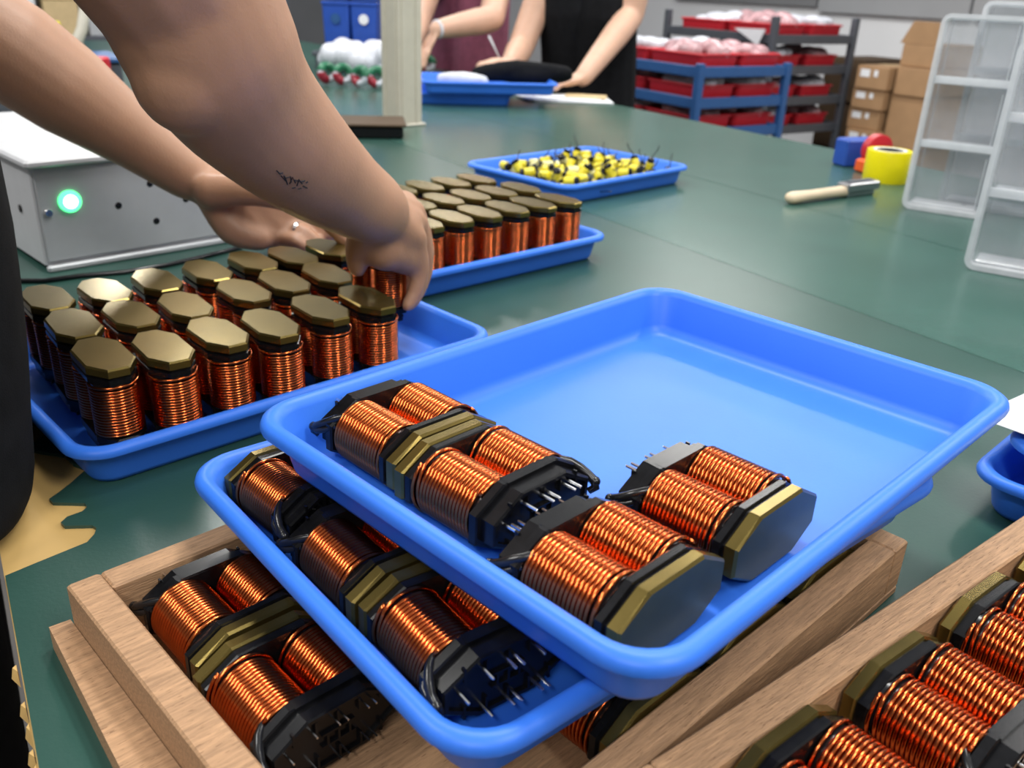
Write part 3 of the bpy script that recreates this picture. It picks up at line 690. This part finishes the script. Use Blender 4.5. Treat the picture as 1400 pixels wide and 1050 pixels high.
# ------------------------------------------------------------------ post, black case, far trays, paper
pp = at_z(548, 172, 0.0)
e = empty('post', rotz(rad(33 + 12), Vector((pp.x, pp.y + 0.03, 0)))); tag(e, 'cream coloured metal post standing on the green bench', 'post')
MB().cbox((0, 0, 0.85), (0.075, 0.075, 1.70), 0.003).build('column', 'cream_metal', e)
for s in (-1, 1):
    MB().box((s * 0.0385, -0.022, 0.85), (0.004, 0.012, 1.69)).build('channel_rib', 'cream_metal', e); MB().box((s * 0.0385, 0.022, 0.85), (0.004, 0.012, 1.69)).build('channel_rib', 'cream_metal', e)
    MB().box((-0.022, s * 0.0385, 0.85), (0.012, 0.004, 1.69)).build('channel_rib', 'cream_metal', e); MB().box((0.022, s * 0.0385, 0.85), (0.012, 0.004, 1.69)).build('channel_rib', 'cream_metal', e)
MB().cbox((0, 0, 0.003), (0.09, 0.09, 0.006), 0.002).build('base_plate', 'cream_metal', e)
pc = at_z(515, 176, 0.015)
e = empty('black_case', rotz(rad(10), Vector((pc.x - 0.02, pc.y + 0.01, 0)))); tag(e, 'flat black plastic case with a worn top beside the post', 'case')
MB().cbox((0, 0, 0.014), (0.16, 0.14, 0.028), 0.004).build('case_body', 'black_plastic', e); MB().cbox((0, 0, 0.031), (0.175, 0.15, 0.006), 0.002).build('case_lid', 'dark_cardboard', e)
pt = at_z(634, 146, 0.0)
T4 = tray(pt.x - 0.03, pt.y + 0.14, 0.0, 8, 0.34, 0.24, 'blue tray lowest under the bag beside the post', TG)
T5 = tray(pt.x + 0.06, pt.y + 0.13, 0.038, 10, 0.42, 0.28, 'upper blue tray on the far side, holding a black bag', TG)
mb = MB(); c = T5 @ Vector((0.10, 0.03, 0.045))
limb(mb, [c + Vector((-0.12, -0.01, 0)), c + Vector((0, 0.01, 0.012)), c + Vector((0.16, 0.0, 0.010))], [0.024, 0.034, 0.024]); ellipsoid(mb, c + Vector((0.05, 0.03, 0.0)), (Vector((0.14, 0, 0)), Vector((0, 0.06, 0)), Vector((0, 0, 0.032))))
o = fuse(mb, 'cloth_bag', 'black_cloth', 0.008, 4); tag(o, 'crumpled black cloth bag lying on the far blue tray', 'bag')
c = T5 @ Vector((-0.07, -0.02, 0.032))
mb = MB(); limb(mb, [c + Vector((-0.07, 0, 0)), c, c + Vector((0.06, -0.03, 0.0))], [0.018, 0.024, 0.018]); o = fuse(mb, 'plastic_bag', 'white_bag', 0.006, 3); tag(o, 'small white plastic bag on the far blue tray', 'bag')
ps = at_z(782, 138, 0.0)
for k, (mm, dx, dy, a, lab) in enumerate((('paper', 0, 0, 4, 'white sheet under the far worker hand'), ('paper', -0.05, 0.02, 18, 'white sheet beside the far blue tray, half under another sheet'), ('tan_foam', 0.05, 0.05, -6, 'tan card lying on the papers under the far hand'))):
    o = MB().cbox((0, 0, 0.002), (0.26 if k < 2 else 0.14, 0.16 if k < 2 else 0.1, 0.003), 0.0005).build('sheet', mm); o.matrix_world = rotz(rad(a), Vector((ps.x + dx, ps.y + dy + 0.02, 0.0008 + 0.0034 * k))); tag(o, lab, 'paper')

# toroidal chokes with white bundles at the back of the bench
GT = 'wound rings at the back of the bench'
def torus(mb, R, r, M, a0=0, a1=2 * PI, n=28, k=10):
    loops = []
    full = abs(a1 - a0 - 2 * PI) < 1e-3
    for i in range(n + 1):
        a = a0 + (a1 - a0) * i / n; c = Vector((math.cos(a), math.sin(a), 0))
        loops.append([M @ (c * (R + r * math.cos(2 * PI * j / k)) + Vector((0, 0, r * 1.3 * math.sin(2 * PI * j / k)))) for j in range(k)])
    return mb.loft(loops, not full, not full)
for k, (x, y, rz) in enumerate(((470, 118, 20), (494, 121, -30), (516, 122, 10), (448, 116, 40), (584, 101, 0))):
    g = at_z(x, y, 0.0); M0 = rotz(rad(rz), g); e = empty('toroid_coil', M0)
    tag(e, ('green and red wound ring in the middle of the row left of the post', 'green and red wound ring second from the post', 'green and red wound ring right beside the post', 'green and red wound ring half hidden behind the worker forearm', 'green and red wound ring between the post and far blue tray')[k], 'wound ring', GT)
    Mt = Matrix.Translation((0, 0, 0.040)) @ Matrix.Rotation(rad(75), 4, 'X')
    torus(MB(), 0.024, 0.014, Mt, 0.0, PI * 0.9).build('green_winding', 'green_wire', e, True, None)
    torus(MB(), 0.024, 0.0145, Mt, PI, PI * 1.45).build('red_winding', 'red_wire', e, True, None)
    torus(MB(), 0.024, 0.011, Mt).build('ring_core', 'white_bag', e, True, None)
for k, (x, y, s) in enumerate(((452, 98, 1.1), (478, 100, 1.1), (505, 102, 1.0), (528, 104, 1.0), (462, 84, 1.0), (492, 86, 1.1), (518, 92, 0.9), (440, 84, 1.0))):
    g = at_z(x, 116 + (-6 if k > 3 else 0) + (x - 480) * 0.03, 0.0) + Vector((0, 0.10 + (0.16 if k > 3 else 0), 0))
    mb = MB(); r_ = random.Random(k)
    for q in range(6): ellipsoid(mb, g + Vector((r_.uniform(-.03, .03), r_.uniform(-.03, .03), 0.052 + r_.uniform(-.004, .045))), (Vector((0.045 * s, 0, 0)), Vector((0, 0.04, 0)), Vector((0, 0, 0.036 + 0.008 * r_.random()))), 10)
    o = fuse(mb, 'foam_bundle', 'white_bag', 0.007, 3); tag(o, ('first', 'second', 'third', 'fourth', 'second', 'third', 'fourth', 'first')[k] + ' white bundle from left in the ' + ('front' if k < 4 else 'rear') + ' row behind the wound rings', 'bundle', 'white bundles behind the rings')

# ------------------------------------------------------------------ people on the far side of the bench
def far_person(base, face, label, cloth, skin, arms, tank, tallz, hair=True, lean=0.0):
    """base: point under the torso at table height; face: direction faced; arms: list of (shoulder side, elbow, wrist, fingers dir)"""
    f = face.normalized(); s = Vector((f.y, -f.x, 0)); b = MB()       # s = person's right... side axis
    def P(fw, sd, z): return base + f * fw + s * sd + Vector((0, 0, z))
    for q in (-1, 1):
        limb(b, [P(0, q * 0.075, -0.25), P(0.01, q * 0.075, 0.05), P(lean, q * 0.085, tallz - 0.10)], [0.105, 0.10, 0.098])
        limb(b, [P(0, q * 0.09, -0.25), P(0.06, q * 0.10, -0.45), P(0.02, q * 0.10, -0.68)], [0.09, 0.065, 0.045])
        limb(b, [P(0.0, q * 0.10, -0.70), P(0.13, q * 0.10, -0.715)], [0.038, 0.03])
    limb(b, [P(lean, -0.165, tallz), P(lean + 0.01, 0, tallz + 0.03), P(lean, 0.165, tallz)], [0.055, 0.065, 0.055])
    limb(b, [P(lean, 0, tallz + 0.02), P(lean + 0.035, 0, tallz + 0.13)], [0.055, 0.052])
    hc = P(lean + 0.06, 0, tallz + 0.225)
    ellipsoid(b, hc, (f * 0.092, s * 0.075, Zv * 0.115)); ellipsoid(b, hc + f * 0.092 - Zv * 0.01, (f * 0.020, s * 0.013, Zv * 0.024))
    for q in (-1, 1): ellipsoid(b, hc + s * q * 0.077, (f * 0.017, s * 0.008, Zv * 0.028))
    for (q, el, wr, hd, curl) in arms:
        sh = P(lean, q * 0.185, tallz - 0.015)
        limb(b, [sh, sh.lerp(el, 0.5), el], [0.060, 0.056, 0.050]); limb(b, [el, el.lerp(wr, 0.3), el.lerp(wr, 0.7), wr], [0.049, 0.050, 0.041, 0.032])
        hd = hd.normalized(); sd = hd.cross(Zv).normalized()
        ellipsoid(b, wr + hd * 0.05, (hd * 0.055, sd * 0.040, Zv * 0.019))
        for k in range(4):
            r0 = wr + hd * 0.088 + sd * (0.028 - 0.0187 * k); ln = (0.062, 0.070, 0.066, 0.052)[k]
            limb(b, [r0, r0 + hd * ln * 0.5 - Zv * 0.006 * curl, r0 + hd * ln * (1 - 0.35 * curl) - Zv * 0.026 * curl], [0.0100, 0.0092, 0.008], 8)
        limb(b, [wr + hd * 0.025 + sd * 0.034 * q * -1, wr + hd * 0.06 + sd * 0.058 * q * -1 - Zv * 0.006, wr + hd * 0.09 + sd * 0.056 * q * -1 - Zv * 0.014], [0.014, 0.0105, 0.009], 8)
    o = fuse(b, 'person', skin, 0.0075, 4); tag(o, label, 'person')
    # clothes
    t = MB()
    for q in (-1, 1):
        limb(t, [P(0, q * 0.075, -0.16), P(0.01, q * 0.075, 0.05), P(lean, q * 0.085, tallz - 0.10)], [0.128, 0.122, 0.112])
        if tank: limb(t, [P(lean + 0.0, q * 0.088, tallz - 0.14), P(lean + 0.0, q * 0.098, tallz + 0.012)], [0.100, 0.074])
        else:
            sh = P(lean, q * 0.175, tallz - 0.01); limb(t, [P(lean, q * 0.06, tallz - 0.06), sh], [0.11, 0.070])
            el = [a for a in arms if a[0] == q]
            if el: limb(t, [sh, sh.lerp(el[0][1], 0.55)], [0.070, 0.066])
    if not tank: limb(t, [P(lean, -0.15, tallz), P(lean, 0.15, tallz)], [0.064, 0.064])
    fuse(t, 'tank_top' if tank else 'shirt', cloth, 0.009, 4, parent=o)
    for q in (-1, 1):
        t = MB(); limb(t, [P(0, q * 0.09, -0.22), P(0.06, q * 0.10, -0.45), P(0.02, q * 0.10, -0.67)], [0.105, 0.08, 0.07]); fuse(t, 'trouser_leg', 'black_cloth', 0.01, 3, parent=o)
        t = MB(); ellipsoid(t, P(0.07, q * 0.10, -0.712), (f * 0.13, s * 0.048, Zv * 0.036)); t.build('shoe', 'black_rubber', o, True, None)
    t = MB(); ellipsoid(t, hc - f * 0.016 + Zv * 0.03, (f * 0.102, s * 0.087, Zv * 0.10)); t.build('hair', 'hair', o, True, None)
    for q in (-1, 1):
        t = MB(); t.sphere(hc + f * 0.080 + s * q * 0.03 + Zv * 0.012, 0.010, 8); t.build('eye', 'paper', o, True, None)
    t = MB(); limb(t, [hc + f * 0.083 - s * 0.02 - Zv * 0.055, hc + f * 0.089 - Zv * 0.056, hc + f * 0.083 + s * 0.02 - Zv * 0.055], [0.004, 0.006, 0.004], 8); t.build('mouth', 'red', o, True, None)
    return o
# worker in the black tank top, leaning on papers
fB = (at_z(640, 160, 0) - at_z(800, 140, 0)); fB = Vector((-0.45, -0.90, 0)).normalized()
baseB = at_d(808, 60, 3.52); baseB.z = 0
el1, wr1 = at_d(862, 22, 3.34), at_d(797, 106, 3.10)
el2, wr2 = at_d(712, 66, 3.42), at_d(698, 86, 3.20)
wr1.z = max(wr1.z, 0.035)
pB = far_person(baseB, fB, 'person in a black tank top leaning over papers across the bench', 'black_cloth', 'skin_pale', [(-1, el1, wr1, Vector((-0.75, -0.45, -0.15)), 0.6), (1, el2, wr2, Vector((-0.75, -0.5, 0.0)), 1.4)], True, 0.37, lean=0.06)
c = wr2 + Vector((-0.05, -0.03, 0.02))
o = MB().tube([c + Vector((0.02, 0, -0.02)), c + Vector((-0.03, 0.0, 0.07))], [0.0022, 0.004], 8).build('pen', 'white_metal', None, True, None); tag(o, 'pen held by the person in the black tank top', 'pen')
# worker in the maroon shirt behind the post
baseA = at_d(642, 60, 3.95); baseA.z = 0
fA = Vector((-0.62, -0.78, 0)).normalized()
el3, wr3 = at_d(672, 26, 3.45), at_d(598, 40, 3.30)
el4, wr4 = at_d(575, 20, 3.60), at_d(560, 70, 3.35)
pA = far_person(baseA, fA, 'person in a maroon shirt working behind the cream post', 'maroon_cloth', 'skin_pale', [(-1, el3, wr3, Vector((-0.45, -0.2, -0.9)), 0.8), (1, el4, wr4, Vector((-0.2, -0.6, -0.6)), 0.6)], False, 0.46)
t = MB(); Mb = Matrix.Translation(wr3) @ (wr3 - el3).to_track_quat('Z', 'Y').to_matrix().to_4x4(); torus(t, 0.030, 0.0045, Mb); tag(t.build('bracelet', 'white_bag', pA, True, None), 'white bracelet')

# ------------------------------------------------------------------ racks with red trays
def rack(corner, Ln, Lt, shelves, top, post, beam, label, pw=0.035):
    """corner: nearest foot in room axes (n, t)"""
    n0, t0 = corner; e = empty('storage_rack', rotz(rad(33), RM(n0, t0, FZ))); tag(e, label, 'rack', 'metal storage racks')
    for a in (0, Ln):
        for b_ in (0, Lt): MB().cbox((a, b_, (top - FZ) / 2), (pw, pw, top - FZ), 0.003).build('post', post, e)
    for z in shelves:
        sh = MB().cbox((Ln / 2, Lt / 2, z - FZ), (Ln - 0.01, Lt - 0.01, 0.012), 0.003).build('shelf', 'dark_steel', e)
        for (c, d) in (((Ln / 2, 0, z - FZ - 0.006), (Ln - pw, 0.02, 0.045)), ((Ln / 2, Lt, z - FZ - 0.006), (Ln - pw, 0.02, 0.045)), ((0, Lt / 2, z - FZ - 0.006), (0.02, Lt - pw, 0.045)), ((Ln, Lt / 2, z - FZ - 0.006), (0.02, Lt - pw, 0.045))):
            MB().cbox(c, d, 0.002).build('beam', beam, sh)
    return e
GRT = 'red trays on the racks'
me_red = tray_mesh(0.36, 0.26, 0.06, 'red_tray', 'red')
me_bag = []
for v in range(4):
    mb = MB(); r_ = random.Random(v + 5)
    for q in range(9): ellipsoid(mb, Vector((r_.uniform(-.12, .12), r_.uniform(-.08, .08), 0.035 + r_.uniform(-.005, .02))), (Vector((0.07, 0, 0)), Vector((0, 0.055, 0)), Vector((0, 0, 0.020 + 0.012 * r_.random()))), 10)
    o_ = fuse(mb, 'bag_tmp', 'pink_bag' if v % 2 == 0 else 'white_bag', 0.009, 2); me_bag.append(o_.data); bpy.data.objects.remove(o_)
def red_load(n, t, z, where, v, sw=False, mult=1.0):
    M = rotz(rad(33 + (90 if sw else 0)), RM(n, t, z))
    o = put('red_tray', me_red, None, M); tag(o, 'red plastic tray ' + where, 'tray', GRT)
    g = put('parts_bag', me_bag[v % 4], None, M @ Matrix.Translation((0, 0, 0.012)) @ Matrix.Diagonal((0.95 * mult, 0.95 * mult, 1.25, 1)))
    tag(g, 'bag of parts in the red tray ' + where, 'bag', 'bags of parts on the racks')
def NT(p): return p.dot(NA), p.dot(TA)
c1 = at_d(957, 97, 3.9); n1, t1 = NT(c1); z1 = c1.z; z2 = (at_n(952, 140, n1)).z
lt1 = at_n(852, 84, n1).dot(TA) - t1
R1 = rack((n1, t1), 0.55, max(lt1, 0.82), (z1, z2, z2 - (z1 - z2)), z1 + 0.03, 'blue_steel', 'blue_steel', 'blue steel cart with red trays just beyond the bench corner')
for k, zz in enumerate((z1, z2, z2 - (z1 - z2))):
    wz = ('on top shelf of blue cart', 'on middle shelf of blue cart', 'on bottom shelf of blue cart')[k]
    for j in range(2):
        for i in range(2):
            red_load(n1 + 0.155 + 0.265 * i, t1 + 0.215 + 0.375 * j, zz + 0.007, wz + (', near' if i == 0 else ', far') + (' right' if j == 0 else ' left'), k + j + 2 * i, True)
c2 = at_d(1058, 48, 4.55); n2, t2_ = NT(c2); zs = [at_n(1058 - 0.13 * (y - 30), y, n2).z for y in (52, 95, 138, 178)]
lt2 = at_n(942, 40, n2).dot(TA) - t2_
ztop = at_n(1060, 22, n2).z
R2 = rack((n2, t2_), 0.62, max(lt2, 0.82), zs, ztop, 'dark_steel', 'dark_steel', 'tall grey rack with red trays against the wall')
for k, zz in enumerate(zs):
    wz = 'on ' + ('top', 'second', 'third', 'fourth')[k] + ' shelf of tall rack'
    for j in range(2):
        for i in range(2):
            red_load(n2 + 0.165 + 0.29 * i, t2_ + 0.215 + 0.375 * j, zz + 0.007, wz + (', near' if i == 0 else ', far') + (' right' if j == 0 else ' left'), k + 3 * j + i, True)
# white sheet hanging over the tall rack's edge
hp = at_n(1030, 42, n2 - 0.03); hp2 = at_n(1048, 40, n2 - 0.03); hp3 = at_n(1036, 62, n2 - 0.03); hp4 = at_n(1006, 38, n2 - 0.03)
mb = MB(); mb.add([hp4, hp2, hp3, hp4 - NA * 0.012, hp2 - NA * 0.012, hp3 - NA * 0.004], [(0, 1, 2), (5, 4, 3), (0, 3, 4, 1), (1, 4, 5, 2), (2, 5, 3, 0)])
tag(mb.build('hanging_sheet', 'paper'), 'white corner of a sheet hanging over the tall rack edge', 'sheet')

# ------------------------------------------------------------------ cardboard boxes by the wall
def carton(n, t, z, dn, dt, dz, m, label, rot=0, open_=False, labels=True):
    e = empty('cardboard_box', rotz(rad(33 + rot), RM(n, t, z))); tag(e, label, 'cardboard box', 'cartons stacked by the wall')
    MB().cbox((0, 0, dz / 2), (dn, dt, dz), 0.004).build('carton_body', m, e)
    for s in (-1, 1): MB().cbox((s * dn / 4, 0, dz + 0.0015), (dn / 2 - 0.003, dt - 0.004, 0.003), 0.001).build('flap', m, e)
    MB().box((0, 0, dz + 0.0034), (0.05, dt, 0.0006)).build('tape', 'tan_foam' if m == 'cardboard' else 'dark_cardboard', e)
    if labels:
        MB().box((-dn / 2 - 0.0008, dt * 0.22, dz * 0.70), (0.001, dt * 0.30, dz * 0.34)).build('label', 'paper', e)
        MB().box((-dn / 2 - 0.0008, -dt * 0.12, dz * 0.72), (0.001, dt * 0.12, dz * 0.28)).build('label', 'paper', e)
    return e
def floor_stack(px, ytop, ybots, depth, dn, dt, m, words, labels=True):
    c = at_d(px, ytop, depth); n, t = NT(c); zt = c.z
    z = zt; hs = []
    for y in ybots:
        zb = (at_d(px, y, depth)).z - 0.0; zb = at_n(px - (y - ytop) * 0.12, y, n).z; hs.append((zb, z)); z = zb
    while z > FZ + 0.05:
        h = min(0.24, z - FZ); 
        if z - h - FZ < 0.1: h = z - FZ
        hs.append((z - h, z)); z -= h
    for k, (a, b_) in enumerate(hs):
        off = 0.012 * ((k * 7) % 3 - 1)
        w = words[k] if k < len(words) else words[-1].replace('lowest visible', 'number %d down' % (k + 1)) if False else (words[k] if k < len(words) else None)
        if w is None: w = words[0].split(',')[0] + ', low behind the bench, layer ' + ORD[k] 
        carton(n + dn / 2 + off, t + off, a, dn, dt, b_ - a - 0.004, m, w, labels=labels)
floor_stack(1156, 79, (138, 202), 5.25, 0.42, 0.28, 'dark_cardboard', ('dark brown carton on top beside the tall rack', 'dark brown carton under another one beside the tall rack'), False)
floor_stack(1194, 90, (122, 150, 178, 206), 4.75, 0.40, 0.20, 'cardboard', ('light carton with white labels, top of the front stack', 'light carton with white labels, second down in front stack', 'light carton with white labels, third down in front stack', 'light carton with white labels, fourth down in front stack'))
floor_stack(1250, 92, (132, 205), 4.6, 0.40, 0.20, 'cardboard', ('light carton, top closed one of the stack beside the organisers', 'tall light carton under it, beside the clear organisers'), False)
c = at_d(1252, 92, 4.6); n, t = NT(c)
e = empty('open_carton', rotz(rad(33), RM(n + 0.2, t, c.z))); tag(e, 'open light carton with a raised flap on top beside the organisers', 'cardboard box', 'cartons stacked by the wall')
MB().cbox((0, 0, 0.055), (0.40, 0.20, 0.11), 0.004).build('carton_body', 'cardboard', e)
mb = MB(); mb.add([(-0.2, -0.12, 0.11), (-0.2, 0.12, 0.11), (-0.205, 0.06, 0.22), (-0.205, -0.10, 0.22), (-0.194, -0.12, 0.11), (-0.194, 0.12, 0.11), (-0.199, 0.06, 0.22), (-0.199, -0.10, 0.22)], [(0, 1, 2, 3), (7, 6, 5, 4), (0, 4, 5, 1), (1, 5, 6, 2), (2, 6, 7, 3), (3, 7, 4, 0)]); mb.build('flap', 'cardboard', e)

# ------------------------------------------------------------------ clutter at the far left: shelving, bins, small things
bx = at_d(486, 70, 3.75); bx.z = 0
for i in range(2):
    for k in range(3):
        M = rotz(rad(-2), at_d(469 + 37 * i, 66, 3.75)) ; z0 = at_d(469, 68, 3.75).z + 0.195 * k
        o_ = M.translation; M = rotz(rad(-4), Vector((o_.x, o_.y, z0)))
        e = empty('storage_bin', M); tag(e, ('left' if i == 0 else 'right') + ' blue storage bin, ' + ('bottom', 'middle', 'top')[k] + ' of the stack behind the rings', 'bin', 'blue bins at the back')
        mb = MB(); mb.loft([[Vector((x, y, 0)) for x, y in rrect(0.050, 0.09, 0.006, 3)], [Vector((x, y, 0.19)) for x, y in rrect(0.056, 0.10, 0.008, 3)]]); mb.build('bin_body', 'blue_bin', e)
        MB().cbox((0, 0, 0.183), (0.116, 0.208, 0.014), 0.003).build('bin_rim', 'blue_bin', e)
        MB().lathe([(0.020, 0), (0.020, 0.003)], 16, Matrix.Translation((0.0, -0.099, 0.125)) @ Matrix.Rotation(PI / 2, 4, 'X')).build('bin_label', 'paper' if i else 'blue_steel', e)
zb_ = at_d(469, 68, 3.75).z
st = empty('bench_stand', rotz(rad(-4), Vector((bx.x, bx.y, 0)))); tag(st, 'low dark stand carrying the blue bins', 'stand')
MB().cbox((0, 0, zb_ - 0.012), (0.30, 0.26, 0.020), 0.003).build('stand_top', 'dark_steel', st)
for sx in (-1, 1):
    for sy in (-1, 1): MB().cbox((sx * 0.13, sy * 0.11, (zb_ - 0.022) / 2), (0.02, 0.02, zb_ - 0.022), 0.003).build('leg', 'dark_steel', st)
# tall shelving far behind
sx0 = at_d(420, 30, 5.2); n5, t5 = NT(sx0)
def shelf_unit(n, t, Ln, Lt, zs, top, label):
    e = empty('shelving_unit', rotz(rad(33), RM(n, t, FZ))); tag(e, label, 'shelving', 'dark shelving at the back')
    for a in (-Ln / 2, Ln / 2):
        for b_ in (-Lt / 2, Lt / 2): MB().cbox((a, b_, (top - FZ) / 2), (0.04, 0.04, top - FZ), 0.003).build('post', 'dark_steel', e)
    for z in zs: MB().cbox((0, 0, z - FZ), (Ln, Lt, 0.03), 0.003).build('shelf', 'dark_steel', e)
shelf_unit(-1.2, 4.9, 2.2, 0.5, (-0.45, -0.05, 0.28, 0.62), 1.0, 'dark shelving unit behind the worker arms at upper left')
shelf_unit(1.1, 6.4, 2.0, 0.5, (-0.45, -0.05, 0.28, 0.62), 1.0, 'dark shelving unit behind the far workers')
rr = random.Random(3)
cols = ['cardboard', 'white_bag', 'dark_cardboard', 'blue_bin', 'tan_foam', 'grey_metal', 'yellow', 'red', 'paper', 'cream_metal']
cname = {'cardboard': 'light brown', 'white_bag': 'white', 'dark_cardboard': 'dark brown', 'blue_bin': 'blue', 'tan_foam': 'tan', 'grey_metal': 'grey', 'yellow': 'yellow', 'red': 'red', 'paper': 'pale', 'cream_metal': 'cream'}
for (nn, tt, Ln) in ((-1.2, 4.9, 2.2), (1.1, 6.4, 2.0)):
    for zi_, zz in enumerate((-0.05, 0.28, 0.62)):
        x = -Ln / 2 + 0.12; k = 0
        while x < Ln / 2 - 0.16:
            w = rr.uniform(0.12, 0.26); h = rr.uniform(0.10, 0.24); m = rr.choice(cols)
            e = empty('storage_carton', rotz(rad(33), RM(nn + x + w / 2, tt - 0.08, zz + 0.0155)))
            MB().cbox((0, 0, h / 2), (w - 0.02, 0.28, h), 0.006).build('carton_body', m, e)
            MB().cbox((0, 0, h + 0.004), (w - 0.012, 0.288, 0.012), 0.003).build('lid', m, e)
            tag(e, cname[m] + ' stored box, ' + ORD[min(k, 10)] + ' on the ' + ('lower', 'middle', 'upper')[zi_] + ' shelf behind ' + ('the worker arms' if nn < 0 else 'the far workers'), 'box', 'boxes on the back shelving')
            x += w + rr.uniform(0.0, 0.06); k += 1
# curved white lamp arm and a red capped jar seen between the arms
pts = [at_d(x, y, 2.6) for x, y in ((112, -30), (116, 10), (112, 40), (103, 62), (92, 84))]
g = pts[-1].copy(); g.z = 0
la = empty('bench_lamp', Matrix.Translation(Vector((g.x, g.y, 0)))); inv = Matrix.Translation(-Vector((g.x, g.y, 0)))
MB().tube([inv @ p for p in pts] + [Vector((0, 0.0, 0.1)), Vector((0, 0, 0.01))], 0.016, 10).build('curved_arm', 'cream_metal', la, True, None)
MB().lathe([(0.06, 0), (0.06, 0.012), (0.05, 0.018)], 24).build('base', 'cream_metal', la, True, 40)
tag(la, 'cream curved lamp arm seen between the worker arms', 'lamp')
for (x, y, d, cm, bm_, lab) in ((136, 92, 2.3, 'red', 'white_metal', 'white jar with a red cap seen between the arms'), (72, 40, 3.0, 'yellow', 'white_metal', 'white jar with a yellow cap seen above the far arm')):
    g = at_d(x, y, d); zc = g.z; e = empty('capped_jar', Matrix.Translation(Vector((g.x, g.y, 0)))); tag(e, lab, 'jar')
    MB().lathe([(0.035, 0.0), (0.038, 0.004), (0.038, zc - 0.03), (0.024, zc - 0.015)], 20).build('jar_body', bm_, e, True, 40)
    MB().lathe([(0.027, zc - 0.015), (0.027, zc + 0.022), (0.022, zc + 0.026)], 20).build('cap', cm, e, True, 40)
g = at_z(175, 102, 0.0)
e = empty('instrument', rotz(rad(33), RM(-0.1 + 0.35, 2.75, 0))); tag(e, 'dark blue instrument case behind the white metal box', 'instrument')
MB().cbox((0, 0, 0.06), (0.40, 0.22, 0.12), 0.006).build('case', 'dark_steel', e); MB().cbox((0, 0, 0.126), (0.42, 0.24, 0.012), 0.003).build('top_plate', 'blue_steel', e)
MB().tube([(-0.15, -0.12, 0.02), (-0.10, -0.125, 0.07), (-0.05, -0.12, 0.10)], 0.006, 8).build('red_cable', 'red', e, True, None)
